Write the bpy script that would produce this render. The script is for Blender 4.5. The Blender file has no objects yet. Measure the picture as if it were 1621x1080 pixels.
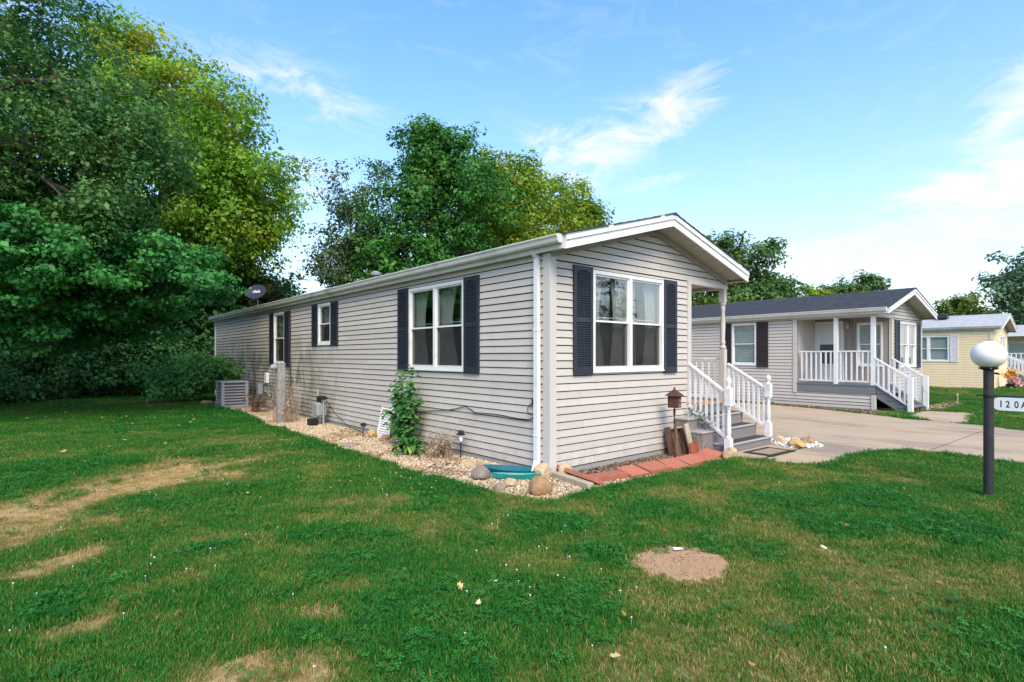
import bpy, bmesh, math, random
import numpy as np
from mathutils import Vector, Matrix

random.seed(7)
RNG = np.random.default_rng(11)
SC = bpy.context.scene
COL = SC.collection
R = math.radians

# ------------------------------------------------------------------ camera
YAW = 49.53
cam_data = bpy.data.cameras.new('camera')
cam_data.sensor_width = 36.0
cam_data.lens = 19.144
cam_data.shift_y = 0.0148
cam_data.clip_start = 0.05
cam_data.clip_end = 3000
cam = bpy.data.objects.new('camera', cam_data)
COL.objects.link(cam)
cam.location = (-5.333, -5.440, 1.64)
cam.rotation_euler = (R(90), 0, R(YAW - 90))
SC.camera = cam

# ------------------------------------------------------------------ light
SUN_AZ = 240.0      # compass-like angle, degrees counter-clockwise from +X, towards the sun
SUN_EL = 46.0
world = bpy.data.worlds.new('World')
SC.world = world
world.use_nodes = True
wn, wl = world.node_tree.nodes, world.node_tree.links
wn.clear()

def sky_nodes():
    out = wn.new('ShaderNodeOutputWorld')
    bg = wn.new('ShaderNodeBackground')
    bg.inputs['Strength'].default_value = 0.10
    wl.new(bg.outputs[0], out.inputs[0])
    sky = wn.new('ShaderNodeTexSky')
    sky.sky_type = 'NISHITA'
    sky.sun_disc = False
    sky.sun_elevation = R(SUN_EL)
    sky.sun_rotation = R(90 - SUN_AZ)
    sky.altitude = 200
    sky.air_density = 1.0
    sky.dust_density = 1.4
    sky.ozone_density = 1.2
    tc = wn.new('ShaderNodeTexCoord')
    vec = tc.outputs['Generated']

    def math_(op, a, b=None, c=None, clamp=False):
        n = wn.new('ShaderNodeMath'); n.operation = op; n.use_clamp = clamp
        for i, v in enumerate((a, b, c)):
            if v is None: continue
            if isinstance(v, (int, float)): n.inputs[i].default_value = v
            else: wl.new(v, n.inputs[i])
        return n.outputs[0]

    def dot(v):
        n = wn.new('ShaderNodeVectorMath'); n.operation = 'DOT_PRODUCT'
        wl.new(vec, n.inputs[0]); n.inputs[1].default_value = v
        return n.outputs['Value']

    # cloud banks: (direction, half width, half height, tilt degrees, weight)
    banks = [((.738, .559, .372), .13, .040, 22, .55), ((.774, .487, .404), .07, .030, 25, .45), ((.665, .650, .335), .11, .055, 10, .55),
             ((.93, .070, .350), .085, .030, 28, .95), ((.951, .110, .250), .13, .028, 14, .65), ((.966, .07, .222), .15, .034, 8, .72),
             ((.30, .86, .418), .12, .035, -12, .55), ((.338, .895, .285), .09, .030, -8, .6), ((.94, .22, .150), .34, .035, 2, .62),
             ((.80, .53, .300), .05, .012, 8, .50), ((-.2, .9, .42), .20, .05, 8, .8), ((-.8, .5, .5), .25, .09, 15, .8),
             ((-.7, -.6, .45), .30, .08, -10, .8), ((.1, -.9, .45), .30, .08, 10, .8), ((.7, -.6, .35), .28, .07, -10, .9), ((.3, -.2, .93), .25, .15, 30, .7)]  # banks out of view are unseen, enlarged as neutral fill light
    total = None
    for d, sx, sy, tilt, w in banks:
        c = Vector(d).normalized()
        t1 = Vector((0, 0, 1)).cross(c).normalized() * -1.0
        t2 = c.cross(t1).normalized()
        if t2.z < 0: t2 = -t2
        ca, sa = math.cos(R(tilt)), math.sin(R(tilt))
        a = (t1 * ca + t2 * sa) / sx
        b = (t2 * ca - t1 * sa) / sy
        da, db = dot(a), dot(b)
        q = math_('ADD', math_('MULTIPLY', da, da), math_('MULTIPLY', db, db))
        e = math_('POWER', 2.718, math_('MULTIPLY', q, -0.8))
        front = math_('GREATER_THAN', dot(c), 0.0)
        e = math_('MULTIPLY', math_('MULTIPLY', e, front), w)
        total = e if total is None else math_('ADD', total, e)
    nz = wn.new('ShaderNodeTexNoise'); nz.inputs['Scale'].default_value = 9.0
    nz.inputs['Detail'].default_value = 9; nz.inputs['Roughness'].default_value = 0.66; nz.inputs['Distortion'].default_value = 0.9
    mp = wn.new('ShaderNodeMapping'); mp.inputs['Scale'].default_value = (1, 1, 2.6); mp.inputs['Rotation'].default_value = (0.2, 0.15, 0)
    wl.new(vec, mp.inputs[0]); wl.new(mp.outputs[0], nz.inputs['Vector'])
    n01 = math_('SUBTRACT', nz.outputs['Fac'], 0.5)
    m = math_('ADD', math_('MULTIPLY', total, 1.0), math_('MULTIPLY', n01, 3.4))
    mask = math_('MULTIPLY', math_('SUBTRACT', m, 0.16), 0.85, clamp=True)
    mask = math_('MULTIPLY', mask, math_('MINIMUM', math_('MULTIPLY', total, 2.2), 1.0))
    thin = math_('MULTIPLY', math_('SUBTRACT', nz.outputs['Fac'], 0.52), 1.6, clamp=True)
    mask = math_('MAXIMUM', mask, math_('MULTIPLY', thin, 0.35))
    # pale haze low in the sky, all the way round
    sep = wn.new('ShaderNodeSeparateXYZ'); wl.new(vec, sep.inputs[0])
    low = math_('POWER', 2.718, math_('MULTIPLY', math_('MAXIMUM', sep.outputs['Z'], 0.0), -4.0))
    low = math_('MULTIPLY', low, SKY_HAZE)
    hs = wn.new('ShaderNodeHueSaturation'); hs.inputs['Saturation'].default_value = SKY_SAT; hs.inputs['Value'].default_value = SKY_GAIN
    hs.inputs['Hue'].default_value = SKY_HUE
    wl.new(sky.outputs[0], hs.inputs['Color'])
    mix1 = wn.new('ShaderNodeMix'); mix1.data_type = 'RGBA'
    wl.new(low, mix1.inputs['Factor']); wl.new(hs.outputs[0], mix1.inputs['A']); mix1.inputs['B'].default_value = HAZE_COL
    mix2 = wn.new('ShaderNodeMix'); mix2.data_type = 'RGBA'
    wl.new(mask, mix2.inputs['Factor']); wl.new(mix1.outputs['Result'], mix2.inputs['A']); mix2.inputs['B'].default_value = CLOUD_COL
    wl.new(mix2.outputs['Result'], bg.inputs['Color'])

SKY_SAT, SKY_GAIN, SKY_HUE, SKY_HAZE = 1.37, 1.50, 0.497, 1.0
HAZE_COL = (3.95, 4.02, 4.25, 1)
CLOUD_COL = (4.3, 4.3, 4.35, 1)
sky_nodes()

sun_data = bpy.data.lights.new('sun', 'SUN')
sun_data.energy = 1.5
sun_data.angle = R(30)
sun_data.color = (1.0, 0.88, 0.70)
sun = bpy.data.objects.new('sun', sun_data)
COL.objects.link(sun)
_sd = Vector((math.cos(R(SUN_AZ)) * math.cos(R(SUN_EL)), math.sin(R(SUN_AZ)) * math.cos(R(SUN_EL)), math.sin(R(SUN_EL))))
sun.rotation_euler = _sd.to_track_quat('Z', 'Y').to_euler()
sun.location = (0, -10, 30)

SC.view_settings.view_transform = 'Standard'
SC.view_settings.look = 'None'
SC.view_settings.exposure = 1.38
SC.view_settings.gamma = 1.0
SC.view_settings.use_curve_mapping = False

# ------------------------------------------------------------------ helpers
def link(o, parent=None):
    COL.objects.link(o)
    if parent is not None: o.parent = parent
    return o

def tag(o, label=None, cat=None, group=None, kind=None):
    if label: o['label'] = label
    if cat: o['category'] = cat
    if group: o['group'] = group
    if kind: o['kind'] = kind
    return o

def empty(name, loc=(0, 0, 0), rz=0.0):
    o = bpy.data.objects.new(name, None)
    o.location = loc; o.rotation_euler = (0, 0, rz); o.empty_display_size = 0.2
    return link(o)

def thing(name, label, cat, loc=(0, 0, 0), rz=0.0, group=None):
    return tag(empty(name, loc, rz), label, cat, group)

class Wall:
    """a vertical wall plane: u runs along it, o points out of it"""
    def __init__(s, org, u, n): s.org, s.u, s.n = Vector(org), Vector(u).normalized(), Vector(n).normalized()
    def __call__(s, u, z, o): return s.org + s.u * u + s.n * o + Vector((0, 0, z))

class MB:
    def __init__(s): s.v, s.f = [], []
    def add(s, vs, fs):
        k = len(s.v); s.v += [tuple(p) for p in vs]; s.f += [tuple(k + i for i in f) for f in fs]; return s
    def hexa(s, p): return s.add(p, [(0, 3, 2, 1), (4, 5, 6, 7), (0, 1, 5, 4), (1, 2, 6, 5), (2, 3, 7, 6), (3, 0, 4, 7)])
    def box(s, x0, x1, y0, y1, z0, z1):
        return s.hexa([(x0, y0, z0), (x1, y0, z0), (x1, y1, z0), (x0, y1, z0), (x0, y0, z1), (x1, y0, z1), (x1, y1, z1), (x0, y1, z1)])
    def obox(s, m, sx, sy, sz):
        return s.hexa([m @ Vector((a * sx / 2, b * sy / 2, c * sz / 2)) for c in (-1, 1) for a, b in ((-1, -1), (1, -1), (1, 1), (-1, 1))])
    def wbox(s, W, u0, u1, z0, z1, o0, o1):
        return s.hexa([W(u0, z0, o0), W(u1, z0, o0), W(u1, z0, o1), W(u0, z0, o1), W(u0, z1, o0), W(u1, z1, o0), W(u1, z1, o1), W(u0, z1, o1)])
    def wpoly(s, W, poly, o0, o1):
        n = len(poly)
        vs = [W(u, z, o0) for u, z in poly] + [W(u, z, o1) for u, z in poly]
        return s.add(vs, [tuple(range(n))[::-1], tuple(range(n, 2 * n))] + [(i, (i + 1) % n, n + (i + 1) % n, n + i) for i in range(n)])
    def poly(s, pts, z0, z1):
        n = len(pts)
        vs = [(x, y, z0) for x, y in pts] + [(x, y, z1) for x, y in pts]
        return s.add(vs, [tuple(range(n))[::-1], tuple(range(n, 2 * n))] + [(i, (i + 1) % n, n + (i + 1) % n, n + i) for i in range(n)])
    def bar(s, a, b, w, h):
        a, b = Vector(a), Vector(b); d = (b - a); L = d.length; d.normalize()
        side = d.cross(Vector((0, 0, 1)))
        if side.length < 1e-3: side = Vector((1, 0, 0))
        side.normalize(); up = side.cross(d).normalized()
        vs = []
        for p in (a, b):
            for i, j in ((-1, -1), (1, -1), (1, 1), (-1, 1)): vs.append(p + side * (i * w / 2) + up * (j * h / 2))
        return s.hexa(vs)
    def tube(s, pts, rad, n=6, cap=True):
        pts = [Vector(p) for p in pts]
        rads = rad if isinstance(rad, (list, tuple)) else [rad] * len(pts)
        rings = []; k0 = len(s.v)
        for i, p in enumerate(pts):
            d = (pts[min(i + 1, len(pts) - 1)] - pts[max(i - 1, 0)]).normalized()
            ref = Vector((0, 0, 1)) if abs(d.z) < 0.9 else Vector((1, 0, 0))
            a = d.cross(ref).normalized(); b = a.cross(d).normalized()
            s.v += [tuple(p + (a * math.cos(2 * math.pi * j / n) + b * math.sin(2 * math.pi * j / n)) * rads[i]) for j in range(n)]
        for i in range(len(pts) - 1):
            for j in range(n):
                a, b = k0 + i * n + j, k0 + i * n + (j + 1) % n
                s.f.append((a, b, b + n, a + n))
        if cap:
            s.f.append(tuple(k0 + j for j in range(n))[::-1]); e = k0 + (len(pts) - 1) * n
            s.f.append(tuple(e + j for j in range(n)))
        return s
    def lathe(s, prof, c=(0, 0, 0), n=14):
        """prof: (radius, z) from bottom to top, closed at both ends"""
        k0 = len(s.v)
        for r_, z in prof:
            s.v += [(c[0] + r_ * math.cos(2 * math.pi * j / n), c[1] + r_ * math.sin(2 * math.pi * j / n), c[2] + z) for j in range(n)]
        for i in range(len(prof) - 1):
            for j in range(n):
                a, b = k0 + i * n + j, k0 + i * n + (j + 1) % n
                s.f.append((a, b, b + n, a + n))
        s.f.append(tuple(k0 + j for j in range(n))[::-1]); e = k0 + (len(prof) - 1) * n
        s.f.append(tuple(e + j for j in range(n)))
        return s
    def mesh(s, name, mat=None, smooth=False, bevel=0.0):
        me = bpy.data.meshes.new(name)
        me.from_pydata(s.v, [], s.f)
        bm = bmesh.new(); bm.from_mesh(me)
        bmesh.ops.recalc_face_normals(bm, faces=bm.faces)
        if bevel: bmesh.ops.bevel(bm, geom=list(bm.edges), offset=bevel, segments=1, affect='EDGES', clamp_overlap=True)
        if smooth:
            for f in bm.faces: f.smooth = True
            for e in bm.edges:
                if len(e.link_faces) == 2 and e.calc_face_angle(0) > R(38): e.smooth = False
        bm.to_mesh(me); bm.free()
        if mat: me.materials.append(mat)
        return me
    def build(s, name, mat, parent=None, smooth=False, bevel=0.0):
        return link(bpy.data.objects.new(name, s.mesh(name, mat, smooth, bevel)), parent)

def rep(me, name, parent, loc=(0, 0, 0), rot=(0, 0, 0), scale=(1, 1, 1)):
    o = bpy.data.objects.new(name, me); o.location = loc; o.rotation_euler = rot; o.scale = scale
    return link(o, parent)

def mesh_np(name, V, Q, mat, tint=None, smooth=False):
    """quads from numpy arrays, optional tint per face"""
    me = bpy.data.meshes.new(name)
    me.vertices.add(len(V)); me.vertices.foreach_set('co', np.ascontiguousarray(V, dtype=np.float32).ravel())
    k = Q.shape[1]
    me.loops.add(Q.size); me.loops.foreach_set('vertex_index', np.ascontiguousarray(Q, dtype=np.int32).ravel())
    me.polygons.add(len(Q)); me.polygons.foreach_set('loop_start', np.arange(0, Q.size, k, dtype=np.int32))
    if tint is not None:
        a = me.attributes.new('tint', 'FLOAT', 'FACE'); a.data.foreach_set('value', np.ascontiguousarray(tint, dtype=np.float32))
    me.update(calc_edges=True)
    if mat: me.materials.append(mat)
    return me

def vnoise(x, y, scale, seed=0, octaves=3):
    """smooth value noise in 0..1"""
    out = np.zeros_like(x); amp, tot = 1.0, 0.0
    for o in range(octaves):
        g = np.random.default_rng(seed * 31 + o).random((128, 128))
        xs, ys = x * scale * 2 ** o + 37.3, y * scale * 2 ** o + 11.7
        xi, yi = np.floor(xs).astype(int), np.floor(ys).astype(int)
        fx, fy = xs - xi, ys - yi
        fx, fy = fx * fx * (3 - 2 * fx), fy * fy * (3 - 2 * fy)
        a, b = g[xi % 128, yi % 128], g[(xi + 1) % 128, yi % 128]
        c, d = g[xi % 128, (yi + 1) % 128], g[(xi + 1) % 128, (yi + 1) % 128]
        out += amp * ((a * (1 - fx) + b * fx) * (1 - fy) + (c * (1 - fx) + d * fx) * fy); tot += amp; amp *= 0.5
    return out / tot

def inpoly(x, y, poly):
    ins = np.zeros(x.shape, bool); n = len(poly); j = n - 1
    for i in range(n):
        xi, yi = poly[i]; xj, yj = poly[j]
        c = ((yi > y) != (yj > y)) & (x < (xj - xi) * (y - yi) / (yj - yi + 1e-12) + xi)
        ins ^= c; j = i
    return ins

def polydist(x, y, poly):
    d = np.full(x.shape, 1e9); n = len(poly)
    for i in range(n):
        ax, ay = poly[i]; bx, by = poly[(i + 1) % n]
        vx, vy = bx - ax, by - ay
        t = np.clip(((x - ax) * vx + (y - ay) * vy) / (vx * vx + vy * vy + 1e-12), 0, 1)
        d = np.minimum(d, np.hypot(x - ax - t * vx, y - ay - t * vy))
    return d

# ------------------------------------------------------------------ materials
def nodes_of(name):
    m = bpy.data.materials.new(name); m.use_nodes = True
    nt = m.node_tree; b = nt.nodes['Principled BSDF']
    return m, nt.nodes, nt.links, b

def mixrgb(n, l, fac, a, b, blend='MIX'):
    x = n.new('ShaderNodeMix'); x.data_type = 'RGBA'; x.blend_type = blend
    for key, v in (('Factor', fac), ('A', a), ('B', b)):
        if isinstance(v, (int, float)): x.inputs[key].default_value = v
        elif isinstance(v, (tuple, list)): x.inputs[key].default_value = (*v[:3], 1)
        else: l.new(v, x.inputs[key])
    return x.outputs['Result']

def noise(n, l, scale, detail=4, rough=0.6, stretch=(1, 1, 1), dist=0.0):
    g = n.new('ShaderNodeNewGeometry'); mp = n.new('ShaderNodeMapping'); mp.inputs['Scale'].default_value = stretch
    t = n.new('ShaderNodeTexNoise'); t.inputs['Scale'].default_value = scale; t.inputs['Detail'].default_value = detail
    t.inputs['Roughness'].default_value = rough; t.inputs['Distortion'].default_value = dist
    l.new(g.outputs['Position'], mp.inputs[0]); l.new(mp.outputs[0], t.inputs['Vector'])
    return t.outputs['Fac']

def ramp(n, l, fac, lo, hi):
    r = n.new('ShaderNodeMapRange'); r.inputs['From Min'].default_value = lo; r.inputs['From Max'].default_value = hi
    r.interpolation_type = 'SMOOTHSTEP'
    l.new(fac, r.inputs['Value']); return r.outputs['Result']

def bump(n, l, b, h, strength=0.3, dist=0.01):
    x = n.new('ShaderNodeBump'); x.inputs['Strength'].default_value = strength; x.inputs['Distance'].default_value = dist
    l.new(h, x.inputs['Height']); l.new(x.outputs[0], b.inputs['Normal'])

def mat(name, col, rough=0.6, var=0.18, scale=5.0, bmp=0.0, bscale=80.0, metal=0.0, spec=0.3, dirt=None, dirt_amt=0.4, stretch=(1, 1, 1), rnd=0.0):
    m, n, l, b = nodes_of(name)
    f = noise(n, l, scale, 5, 0.6, stretch)
    c = mixrgb(n, l, f, tuple(x * (1 - var) for x in col), tuple(min(1, x * (1 + var)) for x in col))
    if dirt:
        f2 = ramp(n, l, noise(n, l, scale * 0.45, 6, 0.7, stretch), 0.5, 0.72)
        mm = n.new('ShaderNodeMath'); mm.operation = 'MULTIPLY'; mm.inputs[1].default_value = dirt_amt; l.new(f2, mm.inputs[0])
        c = mixrgb(n, l, mm.outputs[0], c, dirt)
    if rnd:
        oi = n.new('ShaderNodeObjectInfo')
        r_ = n.new('ShaderNodeMapRange'); r_.inputs['To Min'].default_value = 1 - rnd; r_.inputs['To Max'].default_value = 1 + rnd
        l.new(oi.outputs['Random'], r_.inputs['Value'])
        x = n.new('ShaderNodeVectorMath'); x.operation = 'SCALE'; l.new(c, x.inputs[0]); l.new(r_.outputs['Result'], x.inputs['Scale'])
        c = x.outputs[0]
    l.new(c, b.inputs['Base Color'])
    b.inputs['Roughness'].default_value = rough; b.inputs['Metallic'].default_value = metal; b.inputs['Specular IOR Level'].default_value = spec
    if bmp: bump(n, l, b, noise(n, l, bscale, 4, 0.6, stretch), bmp, 0.01)
    return m

def siding_mat(name, col, stain=0.0):
    m, n, l, b = nodes_of(name)
    c = mixrgb(n, l, noise(n, l, 3.0, 5, 0.6, (1, 1, 0.6)), tuple(x * 0.93 for x in col), tuple(x * 1.06 for x in col))
    oi = n.new('ShaderNodeObjectInfo')
    r_ = n.new('ShaderNodeMapRange'); r_.inputs['To Min'].default_value = 0.91; r_.inputs['To Max'].default_value = 1.06
    l.new(oi.outputs['Random'], r_.inputs['Value'])
    x = n.new('ShaderNodeVectorMath'); x.operation = 'SCALE'; l.new(c, x.inputs[0]); l.new(r_.outputs['Result'], x.inputs['Scale']); c = x.outputs[0]
    # faint vertical run-off streaks
    s = ramp(n, l, noise(n, l, 9.0, 5, 0.65, (1, 1, 0.06)), 0.50, 0.80)
    k = n.new('ShaderNodeMath'); k.operation = 'MULTIPLY'; k.inputs[1].default_value = 0.16; l.new(s, k.inputs[0])
    c = mixrgb(n, l, k.outputs[0], c, tuple(v * 0.55 for v in col))
    if stain:
        g = n.new('ShaderNodeNewGeometry'); sp = n.new('ShaderNodeSeparateXYZ'); l.new(g.outputs['Position'], sp.inputs[0])
        far = ramp(n, l, sp.outputs['Y'], 5.5, 10.5)
        lowz = n.new('ShaderNodeMapRange'); lowz.inputs['From Min'].default_value = 2.7; lowz.inputs['From Max'].default_value = 1.2; lowz.interpolation_type = 'SMOOTHSTEP'
        l.new(sp.outputs['Z'], lowz.inputs['Value'])
        sn = ramp(n, l, noise(n, l, 2.2, 7, 0.75, (1, 1, 0.5), 0.6), 0.34, 0.62)
        a = n.new('ShaderNodeMath'); a.operation = 'MULTIPLY'; l.new(far, a.inputs[0]); l.new(lowz.outputs['Result'], a.inputs[1])
        a2 = n.new('ShaderNodeMath'); a2.operation = 'MULTIPLY'; l.new(a.outputs[0], a2.inputs[0]); l.new(sn, a2.inputs[1])
        a3 = n.new('ShaderNodeMath'); a3.operation = 'MULTIPLY'; a3.inputs[1].default_value = stain; l.new(a2.outputs[0], a3.inputs[0])
        c = mixrgb(n, l, a3.outputs[0], c, (0.13, 0.13, 0.075))
        # splash-back dirt just above the bed
        lo2 = n.new('ShaderNodeMapRange'); lo2.inputs['From Min'].default_value = 0.45; lo2.inputs['From Max'].default_value = 0.0; l.new(sp.outputs['Z'], lo2.inputs['Value'])
        b2 = n.new('ShaderNodeMath'); b2.operation = 'MULTIPLY'; l.new(lo2.outputs['Result'], b2.inputs[0]); l.new(ramp(n, l, noise(n, l, 5, 6, 0.7), 0.4, 0.75), b2.inputs[1])
        b3 = n.new('ShaderNodeMath'); b3.operation = 'MULTIPLY'; b3.inputs[1].default_value = 0.45; l.new(b2.outputs[0], b3.inputs[0])
        c = mixrgb(n, l, b3.outputs[0], c, (0.20, 0.17, 0.13))
    l.new(c, b.inputs['Base Color'])
    b.inputs['Roughness'].default_value = 0.5; b.inputs['Specular IOR Level'].default_value = 0.3
    bump(n, l, b, noise(n, l, 60, 3, 0.6, (0.15, 0.15, 1)), 0.06, 0.004)
    return m

def glass_mat(name, refl=0.10, tintc=(0.75, 0.85, 0.82)):
    m, n, l, b = nodes_of(name)
    n.remove(b); out = n['Material Output']
    tr = n.new('ShaderNodeBsdfTransparent'); tr.inputs[0].default_value = (*tintc, 1)
    gl = n.new('ShaderNodeBsdfGlossy'); gl.inputs['Roughness'].default_value = 0.015
    lw_ = n.new('ShaderNodeLayerWeight'); fr = n.new('ShaderNodeMath'); fr.operation = 'POWER'; fr.inputs[1].default_value = 4.0; l.new(lw_.outputs['Facing'], fr.inputs[0])
    nz = noise(n, l, 1.6, 2, 0.5)
    bp = n.new('ShaderNodeBump'); bp.inputs['Strength'].default_value = 0.05; bp.inputs['Distance'].default_value = 0.02
    l.new(nz, bp.inputs['Height']); l.new(bp.outputs[0], gl.inputs['Normal'])
    a = n.new('ShaderNodeMath'); a.operation = 'MULTIPLY_ADD'; a.inputs[1].default_value = 1.0; a.inputs[2].default_value = refl; a.use_clamp = True
    l.new(fr.outputs[0], a.inputs[0])
    mx = n.new('ShaderNodeMixShader'); l.new(a.outputs[0], mx.inputs[0]); l.new(tr.outputs[0], mx.inputs[1]); l.new(gl.outputs[0], mx.inputs[2])
    l.new(mx.outputs[0], out.inputs['Surface'])
    return m

def thin_mat(name, col, opacity, trans=0.4, scale=30.0):
    """lace, insect mesh: partly open cloth"""
    m, n, l, b = nodes_of(name)
    out = n['Material Output']
    c = mixrgb(n, l, noise(n, l, scale, 3), tuple(v * 0.85 for v in col), col)
    l.new(c, b.inputs['Base Color']); b.inputs['Roughness'].default_value = 0.9; b.inputs['Specular IOR Level'].default_value = 0.1
    tl = n.new('ShaderNodeBsdfTranslucent'); l.new(c, tl.inputs[0])
    mx = n.new('ShaderNodeMixShader'); mx.inputs[0].default_value = trans; l.new(b.outputs[0], mx.inputs[1]); l.new(tl.outputs[0], mx.inputs[2])
    tr = n.new('ShaderNodeBsdfTransparent')
    m2 = n.new('ShaderNodeMixShader'); m2.inputs[0].default_value = opacity; l.new(tr.outputs[0], m2.inputs[1]); l.new(mx.outputs[0], m2.inputs[2])
    l.new(m2.outputs[0], out.inputs['Surface'])
    return m

def leaf_mat(name, dark, light, autumn=None, amount=0.5, ascale=0.35, trans=0.35, inst=False, rough=0.5):
    m, n, l, b = nodes_of(name)
    out = n['Material Output']
    at = n.new('ShaderNodeAttribute'); at.attribute_name = 'tint'
    if inst: at.attribute_type = 'INSTANCER'
    c = mixrgb(n, l, at.outputs['Fac'], dark, light)
    if autumn:
        f = ramp(n, l, noise(n, l, ascale, 4, 0.7), 0.62 - amount * 0.35, 0.80 - amount * 0.3)
        c = mixrgb(n, l, f, c, mixrgb(n, l, at.outputs['Fac'], tuple(v * 0.55 for v in autumn), autumn))
    l.new(c, b.inputs['Base Color']); b.inputs['Roughness'].default_value = rough; b.inputs['Specular IOR Level'].default_value = 0.25
    tl = n.new('ShaderNodeBsdfTranslucent'); l.new(c, tl.inputs[0])
    mx = n.new('ShaderNodeMixShader'); mx.inputs[0].default_value = trans; l.new(b.outputs[0], mx.inputs[1]); l.new(tl.outputs[0], mx.inputs[2])
    l.new(mx.outputs[0], out.inputs['Surface'])
    return m

def inst_mat(name, stops, rough=0.8, var=0.12, scale=40.0, bmp=0.0):
    """colour picked by the per-instance tint"""
    m, n, l, b = nodes_of(name)
    at = n.new('ShaderNodeAttribute'); at.attribute_name = 'tint'; at.attribute_type = 'INSTANCER'
    cr = n.new('ShaderNodeValToRGB'); e = cr.color_ramp.elements
    while len(e) < len(stops): e.new(0.5)
    for i, c in enumerate(stops): e[i].position = i / (len(stops) - 1); e[i].color = (*c, 1)
    l.new(at.outputs['Fac'], cr.inputs[0])
    f = noise(n, l, scale, 4)
    mr = n.new('ShaderNodeMapRange'); mr.inputs['To Min'].default_value = 1 - var * 2; mr.inputs['To Max'].default_value = 1 + var * 2; l.new(f, mr.inputs['Value'])
    sc = n.new('ShaderNodeVectorMath'); sc.operation = 'SCALE'; l.new(cr.outputs[0], sc.inputs[0]); l.new(mr.outputs['Result'], sc.inputs['Scale'])
    l.new(sc.outputs[0], b.inputs['Base Color']); b.inputs['Roughness'].default_value = rough; b.inputs['Specular IOR Level'].default_value = 0.2
    return m

MT = {}
MT['siding'] = siding_mat('grey_vinyl_siding', (0.52, 0.48, 0.43), stain=0.9)
MT['siding2'] = siding_mat('beige_grey_vinyl_siding', (0.52, 0.475, 0.43))
MT['siding3'] = siding_mat('cream_yellow_siding', (0.80, 0.65, 0.41))
MT['joint'] = mat('siding_backer', (0.020, 0.019, 0.018), 0.9)  # near-black so the lap gaps read as shadow lines; shade put into the colour
MT['joint3'] = mat('cream_siding_backer', (0.30, 0.25, 0.15), 0.9)
MT['corner'] = mat('corner_trim_vinyl', (0.54, 0.51, 0.47), 0.5, 0.06, 4, dirt=(0.22, 0.20, 0.16), dirt_amt=0.3, stretch=(1, 1, .15))
MT['white'] = mat('white_painted_trim', (0.74, 0.74, 0.73), 0.45, 0.05, 6, dirt=(0.42, 0.40, 0.34), dirt_amt=0.35)
MT['gutter'] = mat('weathered_white_gutter', (0.60, 0.60, 0.55), 0.45, 0.08, 3, dirt=(0.25, 0.25, 0.19), dirt_amt=0.5, stretch=(1, 1, .2))
MT['rail'] = mat('white_rail_paint', (0.72, 0.72, 0.73), 0.5, 0.06, 12, dirt=(0.38, 0.35, 0.30), dirt_amt=0.5)
MT['soffit'] = mat('vented_soffit', (0.46, 0.43, 0.38), 0.6, 0.08, 4)
MT['frieze'] = mat('taupe_trim', (0.33, 0.295, 0.265), 0.6, 0.08, 6)
MT['shutter'] = mat('navy_black_shutter', (0.024, 0.029, 0.042), 0.45, 0.15, 9, spec=0.35, dirt=(0.06, 0.06, 0.07), dirt_amt=0.4)
MT['shutter_brown'] = mat('brown_black_shutter', (0.035, 0.027, 0.028), 0.5, 0.2, 9)
MT['shutter_white'] = mat('pale_grey_shutter', (0.60, 0.60, 0.62), 0.5, 0.05, 9)
MT['shingle'] = mat('charcoal_shingle', (0.048, 0.054, 0.066), 0.95, 0.65, 16, 0.5, 160, dirt=(0.11, 0.11, 0.12), dirt_amt=0.5, rnd=0.2)
MT['shingle3'] = mat('pale_metal_roof', (0.42, 0.42, 0.43), 0.6, 0.12, 5, dirt=(0.28, 0.28, 0.29), dirt_amt=0.5)
MT['glass'] = glass_mat('window_glass', 0.19, (.95, .98, .97))
MT['glass_dim'] = glass_mat('window_glass_behind_screen', 0.03, (.88, .9, .88))
MT['screen'] = thin_mat('insect_screen', (0.045, 0.045, 0.045), 0.36, 0.1)
MT['curtain'] = thin_mat('sheer_lace_curtain', (0.80, 0.82, 0.79), 0.86, 0.45, 60)
MT['blind'] = mat('white_blind', (0.62, 0.68, 0.65), 0.7, 0.05, 4)
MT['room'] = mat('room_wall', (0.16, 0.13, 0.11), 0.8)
MT['deckwood'] = mat('orange_brown_deck_boards', (0.42, 0.22, 0.08), 0.6, 0.25, 8, stretch=(1, 4, 1))
MT['greydeck'] = mat('grey_painted_deck', (0.17, 0.18, 0.19), 0.6, 0.12, 6)
MT['concrete'] = mat('foundation_concrete', (0.30, 0.29, 0.28), 0.9, 0.2, 9, 0.3, 60)
MT['steps'] = mat('exposed_grey_step_concrete', (0.20, 0.185, 0.18), 0.9, 0.45, 34, 0.6, 120, dirt=(0.40, 0.38, 0.35), dirt_amt=0.35)
MT['nosing'] = mat('pale_step_edge', (0.33, 0.31, 0.31), 0.85, 0.25, 24, 0.3, 100)
MT['treadmat'] = mat('dark_tread_carpet', (0.055, 0.048, 0.046), 0.95, 0.4, 50, 0.5, 200)
MT['black'] = mat('black_plastic', (0.015, 0.015, 0.016), 0.5, 0.2, 12)
MT['post'] = mat('charcoal_painted_post', (0.030, 0.031, 0.036), 0.42, 0.2, 14, 0.1, 60, dirt=(0.09, 0.09, 0.09), dirt_amt=0.5)
MT['galv'] = mat('galvanised_metal', (0.33, 0.35, 0.35), 0.5, 0.25, 10, 0.1, 60, metal=0.3, dirt=(0.20, 0.16, 0.12), dirt_amt=0.5)
MT['acgrey'] = mat('ac_cabinet_grey', (0.36, 0.36, 0.37), 0.45, 0.08, 6, dirt=(0.2, 0.19, 0.16), dirt_amt=0.4)
MT['coil'] = mat('dark_coil_fins', (0.10, 0.095, 0.095), 0.6, 0.3, 30)
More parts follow.
